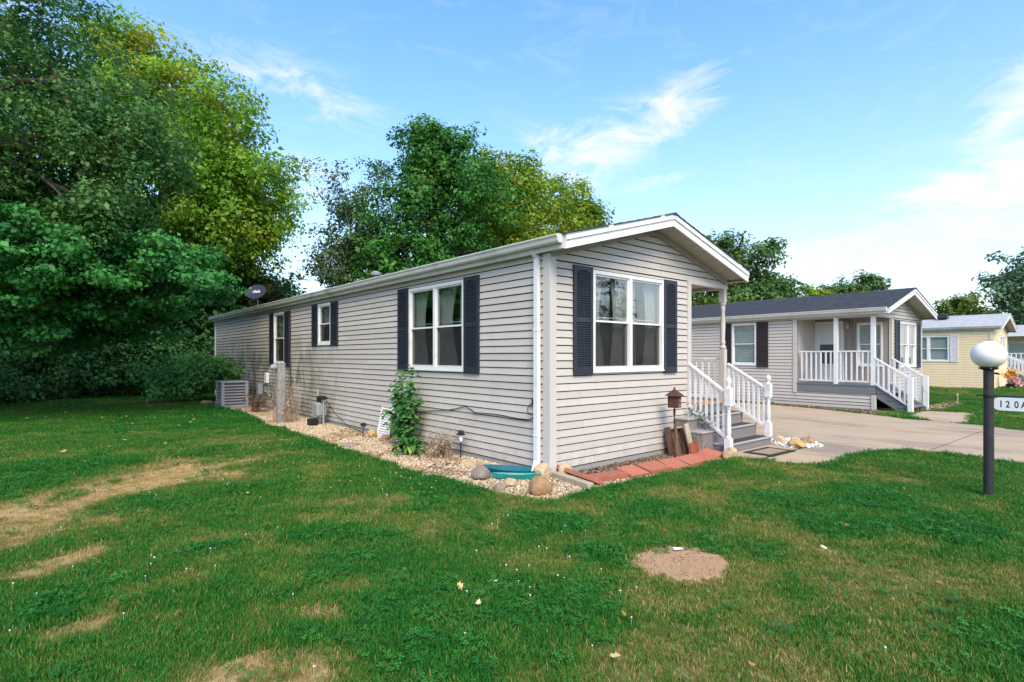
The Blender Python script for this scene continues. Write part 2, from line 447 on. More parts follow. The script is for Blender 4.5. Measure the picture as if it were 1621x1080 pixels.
MT['rust'] = mat('rusty_iron', (0.080, 0.038, 0.025), 0.85, 0.45, 28, 0.4, 90)
MT['weather'] = mat('weathered_wood', (0.40, 0.34, 0.25), 0.9, 0.35, 12, 0.4, 60, dirt=(0.15, 0.12, 0.09), dirt_amt=0.6, stretch=(1, 1, .25))
MT['pedestal'] = mat('grey_weathered_pedestal', (0.30, 0.29, 0.275), 0.9, 0.35, 12, 0.4, 60, dirt=(0.16, 0.14, 0.12), dirt_amt=0.6, stretch=(1, 1, .25))
MT['brownwood'] = mat('brown_board', (0.16, 0.095, 0.06), 0.85, 0.4, 14, 0.3, 60, stretch=(1, 1, .25))
MT['brick'] = mat('salmon_concrete_edging', (0.38, 0.135, 0.085), 0.9, 0.3, 16, 0.5, 110, dirt=(0.24, 0.10, 0.065), dirt_amt=0.6, rnd=0.14)
MT['brickdark'] = mat('dark_red_edging', (0.30, 0.075, 0.042), 0.9, 0.3, 16, 0.4, 110)
MT['teal'] = mat('turquoise_plastic', (0.02, 0.27, 0.24), 0.4, 0.25, 9, dirt=(0.10, 0.20, 0.17), dirt_amt=0.4)
MT['blue'] = mat('blue_teal_plastic', (0.015, 0.13, 0.17), 0.4, 0.3, 9, dirt=(0.05, 0.10, 0.11), dirt_amt=0.5)
MT['rock_tan'] = mat('tan_field_stone', (0.48, 0.36, 0.22), 0.85, 0.55, 26, 0.9, 55, dirt=(0.34, 0.24, 0.16), dirt_amt=0.6)
MT['rock_grey'] = mat('grey_brown_field_stone', (0.24, 0.20, 0.165), 0.85, 0.55, 26, 0.9, 55, dirt=(0.36, 0.31, 0.24), dirt_amt=0.5)
MT['rock_rust'] = mat('rust_brown_field_stone', (0.33, 0.20, 0.10), 0.85, 0.55, 26, 0.9, 55, dirt=(0.42, 0.30, 0.18), dirt_amt=0.5)
MT['rock_gold'] = mat('golden_field_stone', (0.44, 0.30, 0.13), 0.85, 0.55, 26, 0.9, 55)
MT['globe'] = mat('opal_globe', (0.84, 0.82, 0.78), 0.22, 0.03, 5, spec=0.5, dirt=(0.70, 0.64, 0.52), dirt_amt=0.3)
MT['sign'] = mat('white_sign_plate', (0.70, 0.71, 0.74), 0.4, 0.04, 8)
MT['letter'] = mat('dark_purple_black_letter', (0.020, 0.014, 0.024), 0.5, 0.1)
MT['doormat_edge'] = mat('black_rubber_mat', (0.028, 0.028, 0.034), 0.9, 0.3, 40, 0.3, 150)
MT['doormat'] = mat('coir_mat_field', (0.33, 0.24, 0.16), 0.95, 0.4, 45, 0.4, 200, dirt=(0.08, 0.06, 0.05), dirt_amt=0.8)
MT['door'] = mat('white_door_paint', (0.70, 0.69, 0.66), 0.5, 0.04, 6)
MT['board'] = mat('taupe_vertical_board', (0.30, 0.265, 0.24), 0.7, 0.15, 6, stretch=(1, 1, .2))
MT['bark'] = mat('tree_bark', (0.085, 0.066, 0.05), 0.95, 0.45, 8, 0.8, 24, stretch=(1, 1, .25))
MT['barkpale'] = mat('pale_tree_bark', (0.22, 0.20, 0.17), 0.95, 0.4, 8, 0.6, 24, stretch=(1, 1, .25))
MT['dry'] = mat('dry_stalk', (0.33, 0.245, 0.165), 0.95, 0.3, 20)
MT['scrap'] = mat('white_paper_scrap', (0.78, 0.77, 0.74), 0.7, 0.05)
MT['dishgrey'] = mat('slate_dish_paint', (0.030, 0.036, 0.050), 0.45, 0.15, 6)
MT['orange'] = mat('yellow_orange_cloth', (0.65, 0.33, 0.03), 0.8, 0.2, 12)
MT['pink'] = mat('pink_white_cloth', (0.62, 0.34, 0.36), 0.8, 0.3, 12)

# ------------------------------------------------------------------ ground, paving, beds
def struct(o): o['kind'] = 'structure'; return o

BED_SIDE = [(-1.10, 17.2), (-1.20, 15.6), (-1.30, 13.9), (-1.20, 12.5), (-1.20, 11.1), (-1.30, 9.2), (-1.45, 8.2), (-1.33, 7.4), (-1.40, 6.3), (-1.34, 5.8),
            (-1.42, 4.5), (-1.37, 3.6), (-1.39, 2.7), (-1.36, 1.9), (-1.39, 1.1), (-1.28, 0.55), (-1.29, 0.0), (-1.20, -0.43), (-1.15, -0.72), (-0.97, -0.95),
            (-0.76, -1.08), (-0.50, -1.04), (-0.23, -1.02), (0.05, -1.02), (0.10, -0.35), (0.30, -0.10), (0.30, 0.05), (0.05, 0.05), (0.05, 17.2)]
BED_FRONT = [(0.08, 0.05), (0.10, -0.45), (0.02, -1.00), (0.44, -1.06), (0.80, -1.06), (1.21, -1.06), (1.60, -1.10), (2.04, -1.12), (2.50, -1.13), (2.96, -1.12), (3.22, -1.06), (3.42, -0.86), (3.42, 0.05)]
PAD = [(3.20, -0.97), (3.25, -1.39), (3.36, -1.82), (3.60, -2.22), (4.21, -2.27), (5.01, -2.29), (5.69, -2.47), (6.08, -2.74), (6.20, -3.22), (6.10, -3.73), (5.90, -4.4), (5.80, -6.0), (5.7, -9.0), (5.4, -16.0),
       (10.9, -16.0), (10.6, -9.0), (10.6, -5.2), (10.75, -4.2), (11.05, -3.6), (11.5, -2.9), (11.70, -1.92), (11.80, -1.3), (12.25, -0.44), (12.86, 1.16), (13.3, 2.9), (13.45, 6.0), (13.3, 14.0), (5.5, 14.0), (5.3, 0.02), (5.10, -0.55), (5.10, -0.86), (3.40, -0.86)]
WALK2 = [(11.70, -1.92), (12.3, -1.2), (13.5, -1.02), (14.6, -1.12), (14.86, -2.2), (12.12, -2.48), (11.62, -2.62)]
MULCH2 = [(12.30, -0.42), (12.90, 1.16), (13.34, 2.9), (13.48, 6.0), (13.45, 8.0), (13.9, 8.0), (13.66, -0.15), (13.30, -0.62)]
SOIL2 = [(15.1, -0.62), (18.3, -0.75), (19.6, -0.95), (18.7, -1.35), (17.0, -1.25), (15.7, -1.4), (15.0, -1.1)]
DIRT = [(-1.72, -2.69), (-1.62, -2.63), (-1.50, -2.66), (-1.36, -2.68), (-1.23, -2.74), (-1.14, -2.82), (-1.08, -2.92), (-1.12, -3.03), (-1.09, -3.14), (-1.17, -3.22),
        (-1.28, -3.30), (-1.39, -3.31), (-1.51, -3.38), (-1.62, -3.34), (-1.72, -3.32), (-1.80, -3.24), (-1.83, -3.16), (-1.82, -3.06), (-1.87, -2.97), (-1.80, -2.86), (-1.80, -2.76)]
CENT = np.array([(-4.5, 3.2, 1.0, 1.9), (-4.13, 4.4, 0.58, 0.79), (-5.26, 2.21, 0.41, 0.68), (-5.2, 0.23, 0.2, 0.32), (-4.52, -2.39, 0.36, 0.22), (-4.61, -0.77, 0.19, 0.18), (-5.07, -1.03, 0.2, 0.29), (-2.63, 5.92, 0.72, 0.65),
                 (-3.97, -2.03, 0.2, 0.12), (-2.4, -0.95, 0.31, 0.21), (0.58, -2.44, 0.43, 0.39), (0.19, -1.93, 0.44, 0.35), (-2.78, -0.64, 0.37, 0.21), (-4.22, 0.11, 0.34, 0.25), (-3.56, -1.73, 0.28, 0.14), (-3.94, -1.1, 0.29, 0.2), (1.42, -2.18, 0.64, 0.42), (-3.6, 8.6, 1.2, .9), (-2.11, -3.92, 0.45, 0.24), (-1.57, -4.48, 0.44, 0.23), (-2.7, -3.86, 0.4, 0.16), (-1.09, -3.98, 0.54, 0.22), (-0.48, -4.51, 0.4, 0.22)])
CENTW = np.array([.95, .8, .9, .9, 1.05, .8, .8, .45, .7, .35, .35, .45, .35, .5, .7, .65, .35, .25, .22, .25, .2, .22, .2])
DARKC = np.array([(-3.36, -0.51, 0.29, 0.26), (-4.24, -0.2, 0.22, 0.2), (-5.29, -0.79, 0.25, 0.24), (-4.83, -1.05, 0.13, 0.14), (-3.64, -2.25, 0.25, 0.29), (-4.17, -2.17, 0.15, 0.11), (-3.37, -2.04, 0.27, 0.22), (0.98, -2.96, 0.49, 0.62), (1.87, -3.36, 0.44, 0.54),
                  (-2.8, -2.91, 0.37, 0.64), (-3.69, -2.93, 0.34, 0.27), (-1.6, -1.64, 0.37, 0.34), (-1.77, -2.41, 0.32, 0.29), (-0.39, -2.1, 0.4, 0.35), (-5.3, 4.52, 0.79, 1.46), (-1.76, 10.87, 2.39, 2.73), (-1.55, 0.35, 0.48, 0.74), (0.55, -3.48, 0.49, 0.3), (1.26, -4.08, 0.37, 0.39)])
CA, SA = math.cos(R(YAW)), math.sin(R(YAW))

def patches(x, y, arr, w=None):
    out = np.zeros_like(x)
    wob = vnoise(x, y, 2.2, 5, 4) - 0.5
    for i, (cx, cy, a, b) in enumerate(arr):
        dx, dy = x - cx, y - cy
        f, r_ = dx * CA + dy * SA, dx * SA - dy * CA
        q = (r_ / (a * 1.25)) ** 2 + (f / (b * 1.25)) ** 2
        k = np.clip(1.15 - .75 * q + wob * 2.0, 0, 1) ** 1.2
        out = np.maximum(out, k * (1 if w is None else w[i]))
    return out

def lawn_fields(x, y):
    straw = patches(x, y, CENT, CENTW)
    gen = vnoise(x, y, 0.45, 3, 5)
    fine = vnoise(x, y, 2.6, 8, 4)
    straw = np.maximum(straw, np.clip((gen - 0.47) * 2.2 + (fine - 0.5) * 1.8, 0, 0.42))
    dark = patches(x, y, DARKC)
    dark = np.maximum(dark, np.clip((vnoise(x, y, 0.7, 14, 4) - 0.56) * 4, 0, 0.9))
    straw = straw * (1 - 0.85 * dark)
    return straw, dark

# one ground sheet: a fine grid near the house, reaching out to the horizon
def ground_sheet():
    xs = np.concatenate([[-900, -300, -120, -60, -30, -16], np.arange(-9, 13.01, 0.2), [16, 20, 26, 34, 44, 60, 90, 140, 300, 900]])
    ys = np.concatenate([[-900, -300, -100, -40, -18, -11], np.arange(-7, 21.01, 0.2), [24, 28, 34, 44, 60, 90, 140, 300, 900]])
    X, Y = np.meshgrid(xs, ys, indexing='ij')
    Z = (vnoise(X, Y, 0.6, 21, 3) - 0.5) * 0.03 - 0.02
    inb = inpoly(X, Y, BED_SIDE) | inpoly(X, Y, BED_FRONT) | inpoly(X, Y, PAD) | inpoly(X, Y, WALK2) | inpoly(X, Y, DIRT)
    Z = np.where(inb, -0.09, Z)
    V = np.stack([X, Y, Z], -1).reshape(-1, 3)
    nx, ny = len(xs), len(ys)
    I = np.arange(nx * ny).reshape(nx, ny)
    Q = np.stack([I[:-1, :-1], I[1:, :-1], I[1:, 1:], I[:-1, 1:]], -1).reshape(-1, 4)
    m, n, l, b = nodes_of('thatch_and_soil')
    at = n.new('ShaderNodeAttribute'); at.attribute_name = 'tint'
    c = mixrgb(n, l, at.outputs['Fac'], (0.045, 0.085, 0.022), (0.44, 0.31, 0.15))
    c = mixrgb(n, l, ramp(n, l, noise(n, l, 30, 5, 0.7), 0.5, 0.95), c, (0.10, 0.085, 0.045))
    l.new(c, b.inputs['Base Color']); b.inputs['Roughness'].default_value = 1; b.inputs['Specular IOR Level'].default_value = 0.05
    bump(n, l, b, noise(n, l, 60, 4), 0.6, 0.02)
    fx, fy = V[Q].mean(1)[:, 0], V[Q].mean(1)[:, 1]
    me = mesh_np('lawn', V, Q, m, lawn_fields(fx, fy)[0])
    return struct(link(bpy.data.objects.new('lawn', me)))
ground_sheet()

def sheet(name, poly, z, m, thick=0.12, parent=None):
    b = MB(); b.poly(poly, z - thick, z)
    return b.build(name, m, parent)

def soil_mat(name, a, b_, c3, scale=30):
    m, n, l, b = nodes_of(name)
    c = mixrgb(n, l, ramp(n, l, noise(n, l, scale, 6, 0.75), 0.3, 0.7), a, b_)
    c = mixrgb(n, l, ramp(n, l, noise(n, l, 2.5, 4), 0.45, 0.75), c, c3)
    l.new(c, b.inputs['Base Color']); b.inputs['Roughness'].default_value = 1; b.inputs['Specular IOR Level'].default_value = 0.05
    bump(n, l, b, noise(n, l, scale * 2.5, 5), 0.8, 0.02)
    return m
MT['gravelbase'] = soil_mat('bed_grit', (0.20, 0.16, 0.11), (0.38, 0.31, 0.22), (0.26, 0.19, 0.13))
MT['mulch'] = soil_mat('mulch_soil', (0.06, 0.042, 0.03), (0.16, 0.115, 0.08), (0.10, 0.07, 0.05))
MT['dirt'] = soil_mat('bare_tan_dirt', (0.42, 0.26, 0.145), (0.54, 0.355, 0.215), (0.46, 0.28, 0.16), 45)
struct(sheet('gravel_bed', BED_SIDE, -0.045, MT['gravelbase']))
struct(sheet('mulch_bed', BED_FRONT, -0.050, MT['mulch']))
struct(sheet('mulch_strip', MULCH2, 0.006, MT['mulch'], 0.05))
struct(sheet('bare_soil_strip', SOIL2, 0.006, MT['dirt'], 0.05))

def dirt_patch():
    """a worn bald spot: low lumpy dish of soil"""
    n = len(DIRT); cx = sum(p[0] for p in DIRT) / n; cy = sum(p[1] for p in DIRT) / n
    V = [(cx, cy, 0.002)]; F = []
    rings = 10
    for k in range(1, rings + 1):
        t = k / rings
        for i in range(n * 2):
            a = DIRT[i // 2]; b = DIRT[(i // 2 + 1) % n]; f = (i % 2) * 0.5
            px, py = a[0] + (b[0] - a[0]) * f, a[1] + (b[1] - a[1]) * f
            w = 1.0 + random.uniform(-.05, .05) if k < rings else 1.07
            x, y = cx + (px - cx) * t * w, cy + (py - cy) * t * w
            V.append((x, y, 0.002 + random.uniform(-.006, .006) if k < rings else -0.03))
    N = n * 2
    for i in range(N): F.append((0, 1 + i, 1 + (i + 1) % N))
    for k in range(rings - 1):
        for i in range(N):
            a = 1 + k * N + i; b = 1 + k * N + (i + 1) % N
            F.append((a, a + N, b + N, b))
    me = bpy.data.meshes.new('dirt_patch'); me.from_pydata(V, [], F); me.materials.append(MT['dirt'])
    for p in me.polygons: p.use_smooth = True
    return struct(link(bpy.data.objects.new('dirt_patch', me)))
dirt_patch()

# concrete paving: a dark base with separate slabs, open joints between them
def concrete_mat():
    m, n, l, b = nodes_of('broomed_driveway_concrete')
    c = mixrgb(n, l, noise(n, l, 0.9, 6, 0.65), (0.36, 0.275, 0.185), (0.50, 0.395, 0.275))
    c = mixrgb(n, l, ramp(n, l, noise(n, l, 0.6, 6, 0.75, (1, .35, 1)), 0.46, 0.68), c, (0.245, 0.20, 0.155))
    o = ramp(n, l, noise(n, l, 0.7, 4, 0.6, (1, .5, 1), .5), 0.55, 0.8)
    k = n.new('ShaderNodeMath'); k.operation = 'MULTIPLY'; k.inputs[1].default_value = 0.5; l.new(o, k.inputs[0])
    c = mixrgb(n, l, k.outputs[0], c, (0.55, 0.34, 0.165))
    c = mixrgb(n, l, 0.35, c, mixrgb(n, l, noise(n, l, 70, 3), (0.2, 0.2, 0.2), (0.8, 0.8, 0.8)), 'SOFT_LIGHT')
    sp = ramp(n, l, noise(n, l, 6, 3, 0.5), 0.68, 0.76)
    k2 = n.new('ShaderNodeMath'); k2.operation = 'MULTIPLY'; k2.inputs[1].default_value = 0.55; l.new(sp, k2.inputs[0])
    c = mixrgb(n, l, k2.outputs[0], c, (0.13, 0.115, 0.10))
    l.new(c, b.inputs['Base Color']); b.inputs['Roughness'].default_value = 0.9; b.inputs['Specular IOR Level'].default_value = 0.15
    bump(n, l, b, noise(n, l, 120, 4), 0.3, 0.005)
    return m
MT['drive'] = concrete_mat()
MT['jointfill'] = mat('joint_fill', (0.05, 0.042, 0.032), 0.95)

def clip_poly(poly, nx, ny, d):
    """keep the side where nx*x+ny*y <= d"""
    out = []; n = len(poly)
    for i in range(n):
        a, b = poly[i], poly[(i + 1) % n]
        fa, fb = nx * a[0] + ny * a[1] - d, nx * b[0] + ny * b[1] - d
        if fa <= 0: out.append(a)
        if (fa < 0 < fb) or (fb < 0 < fa):
            t = fa / (fa - fb); out.append((a[0] + (b[0] - a[0]) * t, a[1] + (b[1] - a[1]) * t))
    return out

drive = struct(sheet('driveway', PAD, -0.006, MT['jointfill'], 0.06))
def slab(poly, z=0.002):
    if len(poly) < 3: return
    b = MB(); b.poly(poly, -0.005, z); b.build('concrete_slab', MT['drive'], drive)
yj = [-16.2, -12.8, -9.4, -6.1, -3.02, 0.38, 3.9, 7.4, 11.0, 14.2]
gap = 0.026
front = [p for p in PAD]
walkpoly = clip_poly(clip_poly(front, 1, 0.06, 5.45), 0, 1, -0.80)
for pc in (clip_poly(walkpoly, -0.25, 1, -2.42 + gap * -1), ):
    pass
wa = clip_poly(clip_poly(walkpoly, 0, -1, 1.40 - gap), 0, 1, 9)
wb = clip_poly(walkpoly, 0, 1, -1.40 - gap)
slab(wa, 0.004); slab(wb, 0.0)
rest = clip_poly(PAD, -1, -0.06, -5.45 - gap)
for i in range(len(yj) - 1):
    strip = clip_poly(clip_poly(rest, 0.03, 1, yj[i + 1] - gap / 2 + 0.27), -0.03, -1, -yj[i] - gap / 2 - 0.27)
    for lo, hi in ((0, 8.95), (8.95, 99)):
        slab(clip_poly(clip_poly(strip, 1, 0, hi - 0.004), -1, 0, -lo - 0.004), 0.002)
w2 = struct(sheet('side_walk', WALK2, -0.004, MT['jointfill'], 0.05))
MB().poly(clip_poly(WALK2, 1, 0, 13.05), -0.003, 0.012).build('concrete_slab', MT['drive'], w2)
MB().poly(clip_poly(WALK2, -1, 0, -13.07), -0.003, 0.010).build('concrete_slab', MT['drive'], w2)

# ------------------------------------------------------------------ scattering (grass, clover, gravel)
def scatter(name, P, rot, scl, tint, protos, idx):
    """points carrying rotation, scale and tint; a geometry-nodes modifier puts a proto mesh on each"""
    col = bpy.data.collections.new(name + '_kinds')
    for k, me in enumerate(protos):
        col.objects.link(bpy.data.objects.new('%s_kind_%02d' % (name, k), me))
    me = bpy.data.meshes.new(name)
    me.vertices.add(len(P)); me.vertices.foreach_set('co', np.ascontiguousarray(P, dtype=np.float32).ravel())
    for an, ty, arr, key in (('rot', 'FLOAT_VECTOR', rot, 'vector'), ('scl', 'FLOAT', scl, 'value'), ('tint', 'FLOAT', tint, 'value')):
        a = me.attributes.new(an, ty, 'POINT'); a.data.foreach_set(key, np.ascontiguousarray(arr, dtype=np.float32).ravel())
    a = me.attributes.new('idx', 'INT', 'POINT'); a.data.foreach_set('value', np.ascontiguousarray(idx, dtype=np.int32))
    o = link(bpy.data.objects.new(name, me))
    ng = bpy.data.node_groups.new(name + '_scatter', 'GeometryNodeTree')
    ng.interface.new_socket('Geometry', in_out='INPUT', socket_type='NodeSocketGeometry')
    ng.interface.new_socket('Geometry', in_out='OUTPUT', socket_type='NodeSocketGeometry')
    N, L = ng.nodes, ng.links
    gi, go = N.new('NodeGroupInput'), N.new('NodeGroupOutput')
    ci = N.new('GeometryNodeCollectionInfo'); ci.inputs['Collection'].default_value = col
    ci.inputs['Separate Children'].default_value = True; ci.inputs['Reset Children'].default_value = True
    ip = N.new('GeometryNodeInstanceOnPoints'); ip.inputs['Pick Instance'].default_value = True
    def attr(nm, ty):
        x = N.new('GeometryNodeInputNamedAttribute'); x.data_type = ty; x.inputs['Name'].default_value = nm; return x.outputs['Attribute']
    e2r = N.new('FunctionNodeEulerToRotation')
    L.new(attr('rot', 'FLOAT_VECTOR'), e2r.inputs[0]); L.new(e2r.outputs[0], ip.inputs['Rotation'])
    L.new(attr('scl', 'FLOAT'), ip.inputs['Scale']); L.new(attr('idx', 'INT'), ip.inputs['Instance Index'])
    L.new(gi.outputs[0], ip.inputs['Points']); L.new(ci.outputs[0], ip.inputs['Instance']); L.new(ip.outputs[0], go.inputs[0])
    md = o.modifiers.new('scatter', 'NODES'); md.node_group = ng
    o['kind'] = 'stuff'
    return o

def grass_mat():
    m, n, l, b = nodes_of('grass_blades')
    out = n['Material Output']
    at = n.new('ShaderNodeAttribute'); at.attribute_name = 'tint'; at.attribute_type = 'INSTANCER'
    cr = n.new('ShaderNodeValToRGB'); e = cr.color_ramp.elements
    st = [(0.0, (0.01, 0.135, 0.016)), (0.22, (0.026, 0.18, 0.018)), (0.45, (0.09, 0.215, 0.022)), (0.62, (0.2, 0.23, 0.045)), (0.8, (0.39, 0.285, 0.105)), (1.0, (0.60, 0.44, 0.205))]
    while len(e) < len(st): e.new(0.5)
    for i, (p, c) in enumerate(st): e[i].position = p; e[i].color = (*c, 1)
    ga = n.new('ShaderNodeAttribute'); ga.attribute_name = 'tint'     # per blade offset inside a tuft
    ad = n.new('ShaderNodeMath'); ad.operation = 'ADD'; ad.use_clamp = True
    l.new(at.outputs['Fac'], ad.inputs[0]); l.new(ga.outputs['Fac'], ad.inputs[1])
    l.new(ad.outputs[0], cr.inputs[0])
    l.new(cr.outputs[0], b.inputs['Base Color']); b.inputs['Roughness'].default_value = 0.55; b.inputs['Specular IOR Level'].default_value = 0.2
    tl = n.new('ShaderNodeBsdfTranslucent'); l.new(cr.outputs[0], tl.inputs[0])
    mx = n.new('ShaderNodeMixShader'); mx.inputs[0].default_value = 0.3; l.new(b.outputs[0], mx.inputs[1]); l.new(tl.outputs[0], mx.inputs[2])
    l.new(mx.outputs[0], out.inputs['Surface'])
    return m
MT['grass'] = grass_mat()
MT['clover'] = leaf_mat('clover_leaf', (0.014, 0.125, 0.016), (0.055, 0.240, 0.030), trans=0.25, inst=True)
MT['cloverflower'] = mat('white_clover_head', (0.62, 0.58, 0.48), 0.9, 0.1, 80)

def tuft(k, n=58, h=0.036, spread=0.085, w=0.0021):
    rg = np.random.default_rng(100 + k)
    V, Q, T = [], [], []
    for i in range(n):
        a, r_ = rg.uniform(0, 6.283), spread * math.sqrt(rg.uniform())
        x, y = r_ * math.cos(a), r_ * math.sin(a)
        hh = h * rg.uniform(0.45, 1.25); ld = rg.uniform(0, 6.283); ln = hh * rg.uniform(0.15, 1.0)
        dx, dy = math.cos(ld) * ln, math.sin(ld) * ln
        wx, wy = -math.sin(ld) * w * rg.uniform(.7, 1.4), math.cos(ld) * w * rg.uniform(.7, 1.4)
        k0 = len(V)
        V += [(x - wx, y - wy, -0.012), (x + wx, y + wy, -0.012), (x + dx * .35 + wx * .9, y + dy * .35 + wy * .9, hh * .6), (x + dx * .35 - wx * .9, y + dy * .35 - wy * .9, hh * .6),
              (x + dx + wx * .15, y + dy + wy * .15, hh), (x + dx - wx * .15, y + dy - wy * .15, hh)]
        Q += [(k0, k0 + 1, k0 + 2, k0 + 3), (k0 + 3, k0 + 2, k0 + 4, k0 + 5)]
        t = rg.normal(0, 0.12) + (0.30 if rg.uniform() < 0.10 else 0)
        T += [t, t]
    return mesh_np('tuft_%d' % k, np.array(V), np.array(Q), MT['grass'], np.array(T))

def clover(k, n=16):
    rg = np.random.default_rng(300 + k); V, F = [], []
    for i in range(n):
        a, r_ = rg.uniform(0, 6.283), 0.085 * math.sqrt(rg.uniform())
        x, y, z = r_ * math.cos(a), r_ * math.sin(a), rg.uniform(0.025, 0.065)
        tx, ty = rg.uniform(-.35, .35), rg.uniform(-.35, .35); o = rg.uniform(0, 6.283); s = rg.uniform(0.008, 0.0125)
        for j in range(3):
            b = o + j * 2.094; k0 = len(V)
            for (rr, da) in ((0.05, 0), (0.8, -.55), (1.5, -.5), (1.75, 0), (1.5, .5), (0.8, .55)):
                px, py = math.cos(b + da) * s * rr, math.sin(b + da) * s * rr
                V.append((x + px, y + py, z + px * tx + py * ty))
            F.append(tuple(range(k0, k0 + 6)))
    me = bpy.data.meshes.new('clover_%d' % k); me.from_pydata(V, [], F); me.materials.append(MT['clover'])
    return me

BLOCK = [BED_SIDE, BED_FRONT, PAD, WALK2, MULCH2, SOIL2, [(0, 0), (4.9, 0), (4.9, 19.9), (0, 19.9)], [(2.95, -.95), (5.14, -.95), (5.14, .1), (2.95, .1)]]
H2A = R(-2.6)
H2O = (13.656, -0.033, -0.04)
H3O, H3A = (29.55, -0.47, -0.04), R(1.0)

def rot_rect(o, a, x0, x1, y0, y1):
    return [(o[0] + math.cos(a) * x - math.sin(a) * y, o[1] + math.sin(a) * x + math.cos(a) * y) for x, y in ((x0, y0), (x1, y0), (x1, y1), (x0, y1))]
BLOCK += [rot_rect(H2O, H2A, -0.02, 4.3, -0.02, 14), rot_rect(H3O, H3A, 0, 4.9, 0, 12), rot_rect(H2O, H2A, -0.1, 1.6, -.9, 0)]

def field_points(d0, d1, dens, margin=1.2):
    """random lawn points in the ground the camera looks over, with room to step aside"""
    n = int(dens * (1.02 * (d1 * d1 - d0 * d0) + 2 * margin * (d1 - d0)))
    d = np.sqrt(RNG.uniform(d0 * d0, d1 * d1, n)); s = RNG.uniform(-1, 1, n) * (1.0 * d + margin)
    x = cam.location.x + d * CA + s * SA; y = cam.location.y + d * SA - s * CA
    keep = np.ones(n, bool)
    for p in BLOCK: keep &= ~inpoly(x, y, p)
    din = inpoly(x, y, DIRT)
    keep &= ~(din & (polydist(x, y, DIRT) > 0.5 * vnoise(x, y, 9, 61, 3) * RNG.random(n) ** 2 + .012))
    return x[keep], y[keep], d[keep]

def lay_lawn():
    X, Y, S, Dp = [], [], [], []
    for d0, d1, dens, sc in ((1.2, 4.5, 640, 0.95), (4.5, 8, 460, 1.05), (8, 14, 270, 1.3), (14, 24, 120, 1.8), (24, 60, 26, 3.0)):
        x, y, d = field_points(d0, d1, dens)
        X.append(x); Y.append(y); Dp.append(d); S.append(np.full(x.shape, sc))
    x, y, s, d = map(np.concatenate, (X, Y, S, Dp))
    straw, dark = lawn_fields(x, y)
    # mown short where it is dry, thicker along the bed and path edges
    edge = np.minimum.reduce([polydist(x, y, BED_SIDE), polydist(x, y, BED_FRONT), polydist(x, y, PAD)])
    near = np.clip(1 - edge / 0.28, 0, 1)
    scl = s * (0.86 - 0.42 * np.clip(straw, 0, 1) + 0.16 * dark + 0.30 * near * (1 - 0.5 * straw)) * RNG.uniform(0.75, 1.25, len(x))
    scl *= 0.9 + 0.35 * vnoise(x, y, 1.3, 41, 3)
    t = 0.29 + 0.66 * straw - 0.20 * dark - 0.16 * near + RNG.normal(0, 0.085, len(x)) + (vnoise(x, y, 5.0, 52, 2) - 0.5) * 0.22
    keep = RNG.random(len(x)) > 0.30 * np.clip(straw, 0, 1)
    x, y, scl, t = x[keep], y[keep], scl[keep], np.clip(t, 0, 1)[keep]
    n = len(x)
    z = (vnoise(x, y, 0.6, 21, 3) - 0.5) * 0.03 - 0.022
    rot = np.stack([RNG.normal(0, .12, n), RNG.normal(0, .12, n), RNG.uniform(0, 6.283, n)], -1)
    protos = [tuft(k) for k in range(5)]
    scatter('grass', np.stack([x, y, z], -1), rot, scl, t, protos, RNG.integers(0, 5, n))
    tag(bpy.data.objects['grass'], 'patchy mown lawn grass, green with straw-coloured dry spots', 'grass')
    # clover where the lawn is darkest, broad weeds here and there
    x, y, d = field_points(1.2, 11, 300)
    straw, dark = lawn_fields(x, y)
    q = np.clip(dark * 1.1 - 0.2, 0, 1) + 0.03 + 0.4 * np.clip((vnoise(x, y, 1.6, 77, 3) - 0.60) * 5, 0, 1)
    k = RNG.random(len(x)) < q * 0.42
    x, y = x[k], y[k]; n = len(x)
    z = (vnoise(x, y, 0.6, 21, 3) - 0.5) * 0.03 - 0.022
    rot = np.stack([RNG.normal(0, .1, n), RNG.normal(0, .1, n), RNG.uniform(0, 6.283, n)], -1)
    scatter('clover', np.stack([x, y, z], -1), rot, RNG.uniform(0.55, 1.05, n), RNG.uniform(0, 1, n), [clover(k) for k in range(3)], RNG.integers(0, 3, n))
    tag(bpy.data.objects['clover'], 'dark green clover growing in patches through the lawn', 'clover')
    # clover heads
    x, y, d = field_points(1.6, 12, 60)
    straw, dark = lawn_fields(x, y)
    spots = np.zeros_like(x)
    for cx, cy, r_ in ((-5.2, -0.75, .55), (-4.6, -0.4, .5), (-2.9, 2.4, 1.3), (-2.2, 5.0, 1.2), (-2.3, -2.1, .9), (-2.0, 1.0, .9), (-2.6, -3.2, .6), (-1.9, -2.2, .5), (-3.4, 3.4, 1.2)):
        spots = np.maximum(spots, np.exp(-((x - cx) ** 2 + (y - cy) ** 2) / r_ ** 2))
    k = RNG.random(len(x)) < 0.003 + 0.13 * spots
    x, y = x[k], y[k]; n = len(x)
    b = MB().lathe([(0.0008, -0.06), (0.0008, 0.0), (0.0045, 0.001), (0.0065, 0.005), (0.0045, 0.009), (0.001, 0.011)], n=7)
    scatter('clover_flowers', np.stack([x, y, RNG.uniform(.02, .045, n)], -1), np.zeros((n, 3)), RNG.uniform(0.7, 1.2, n), np.ones(n), [b.mesh('clover_head', MT['cloverflower'], True)], np.zeros(n))
    tag(bpy.data.objects['clover_flowers'], 'tiny white clover heads dotted over the lawn', 'flowers')
lay_lawn()

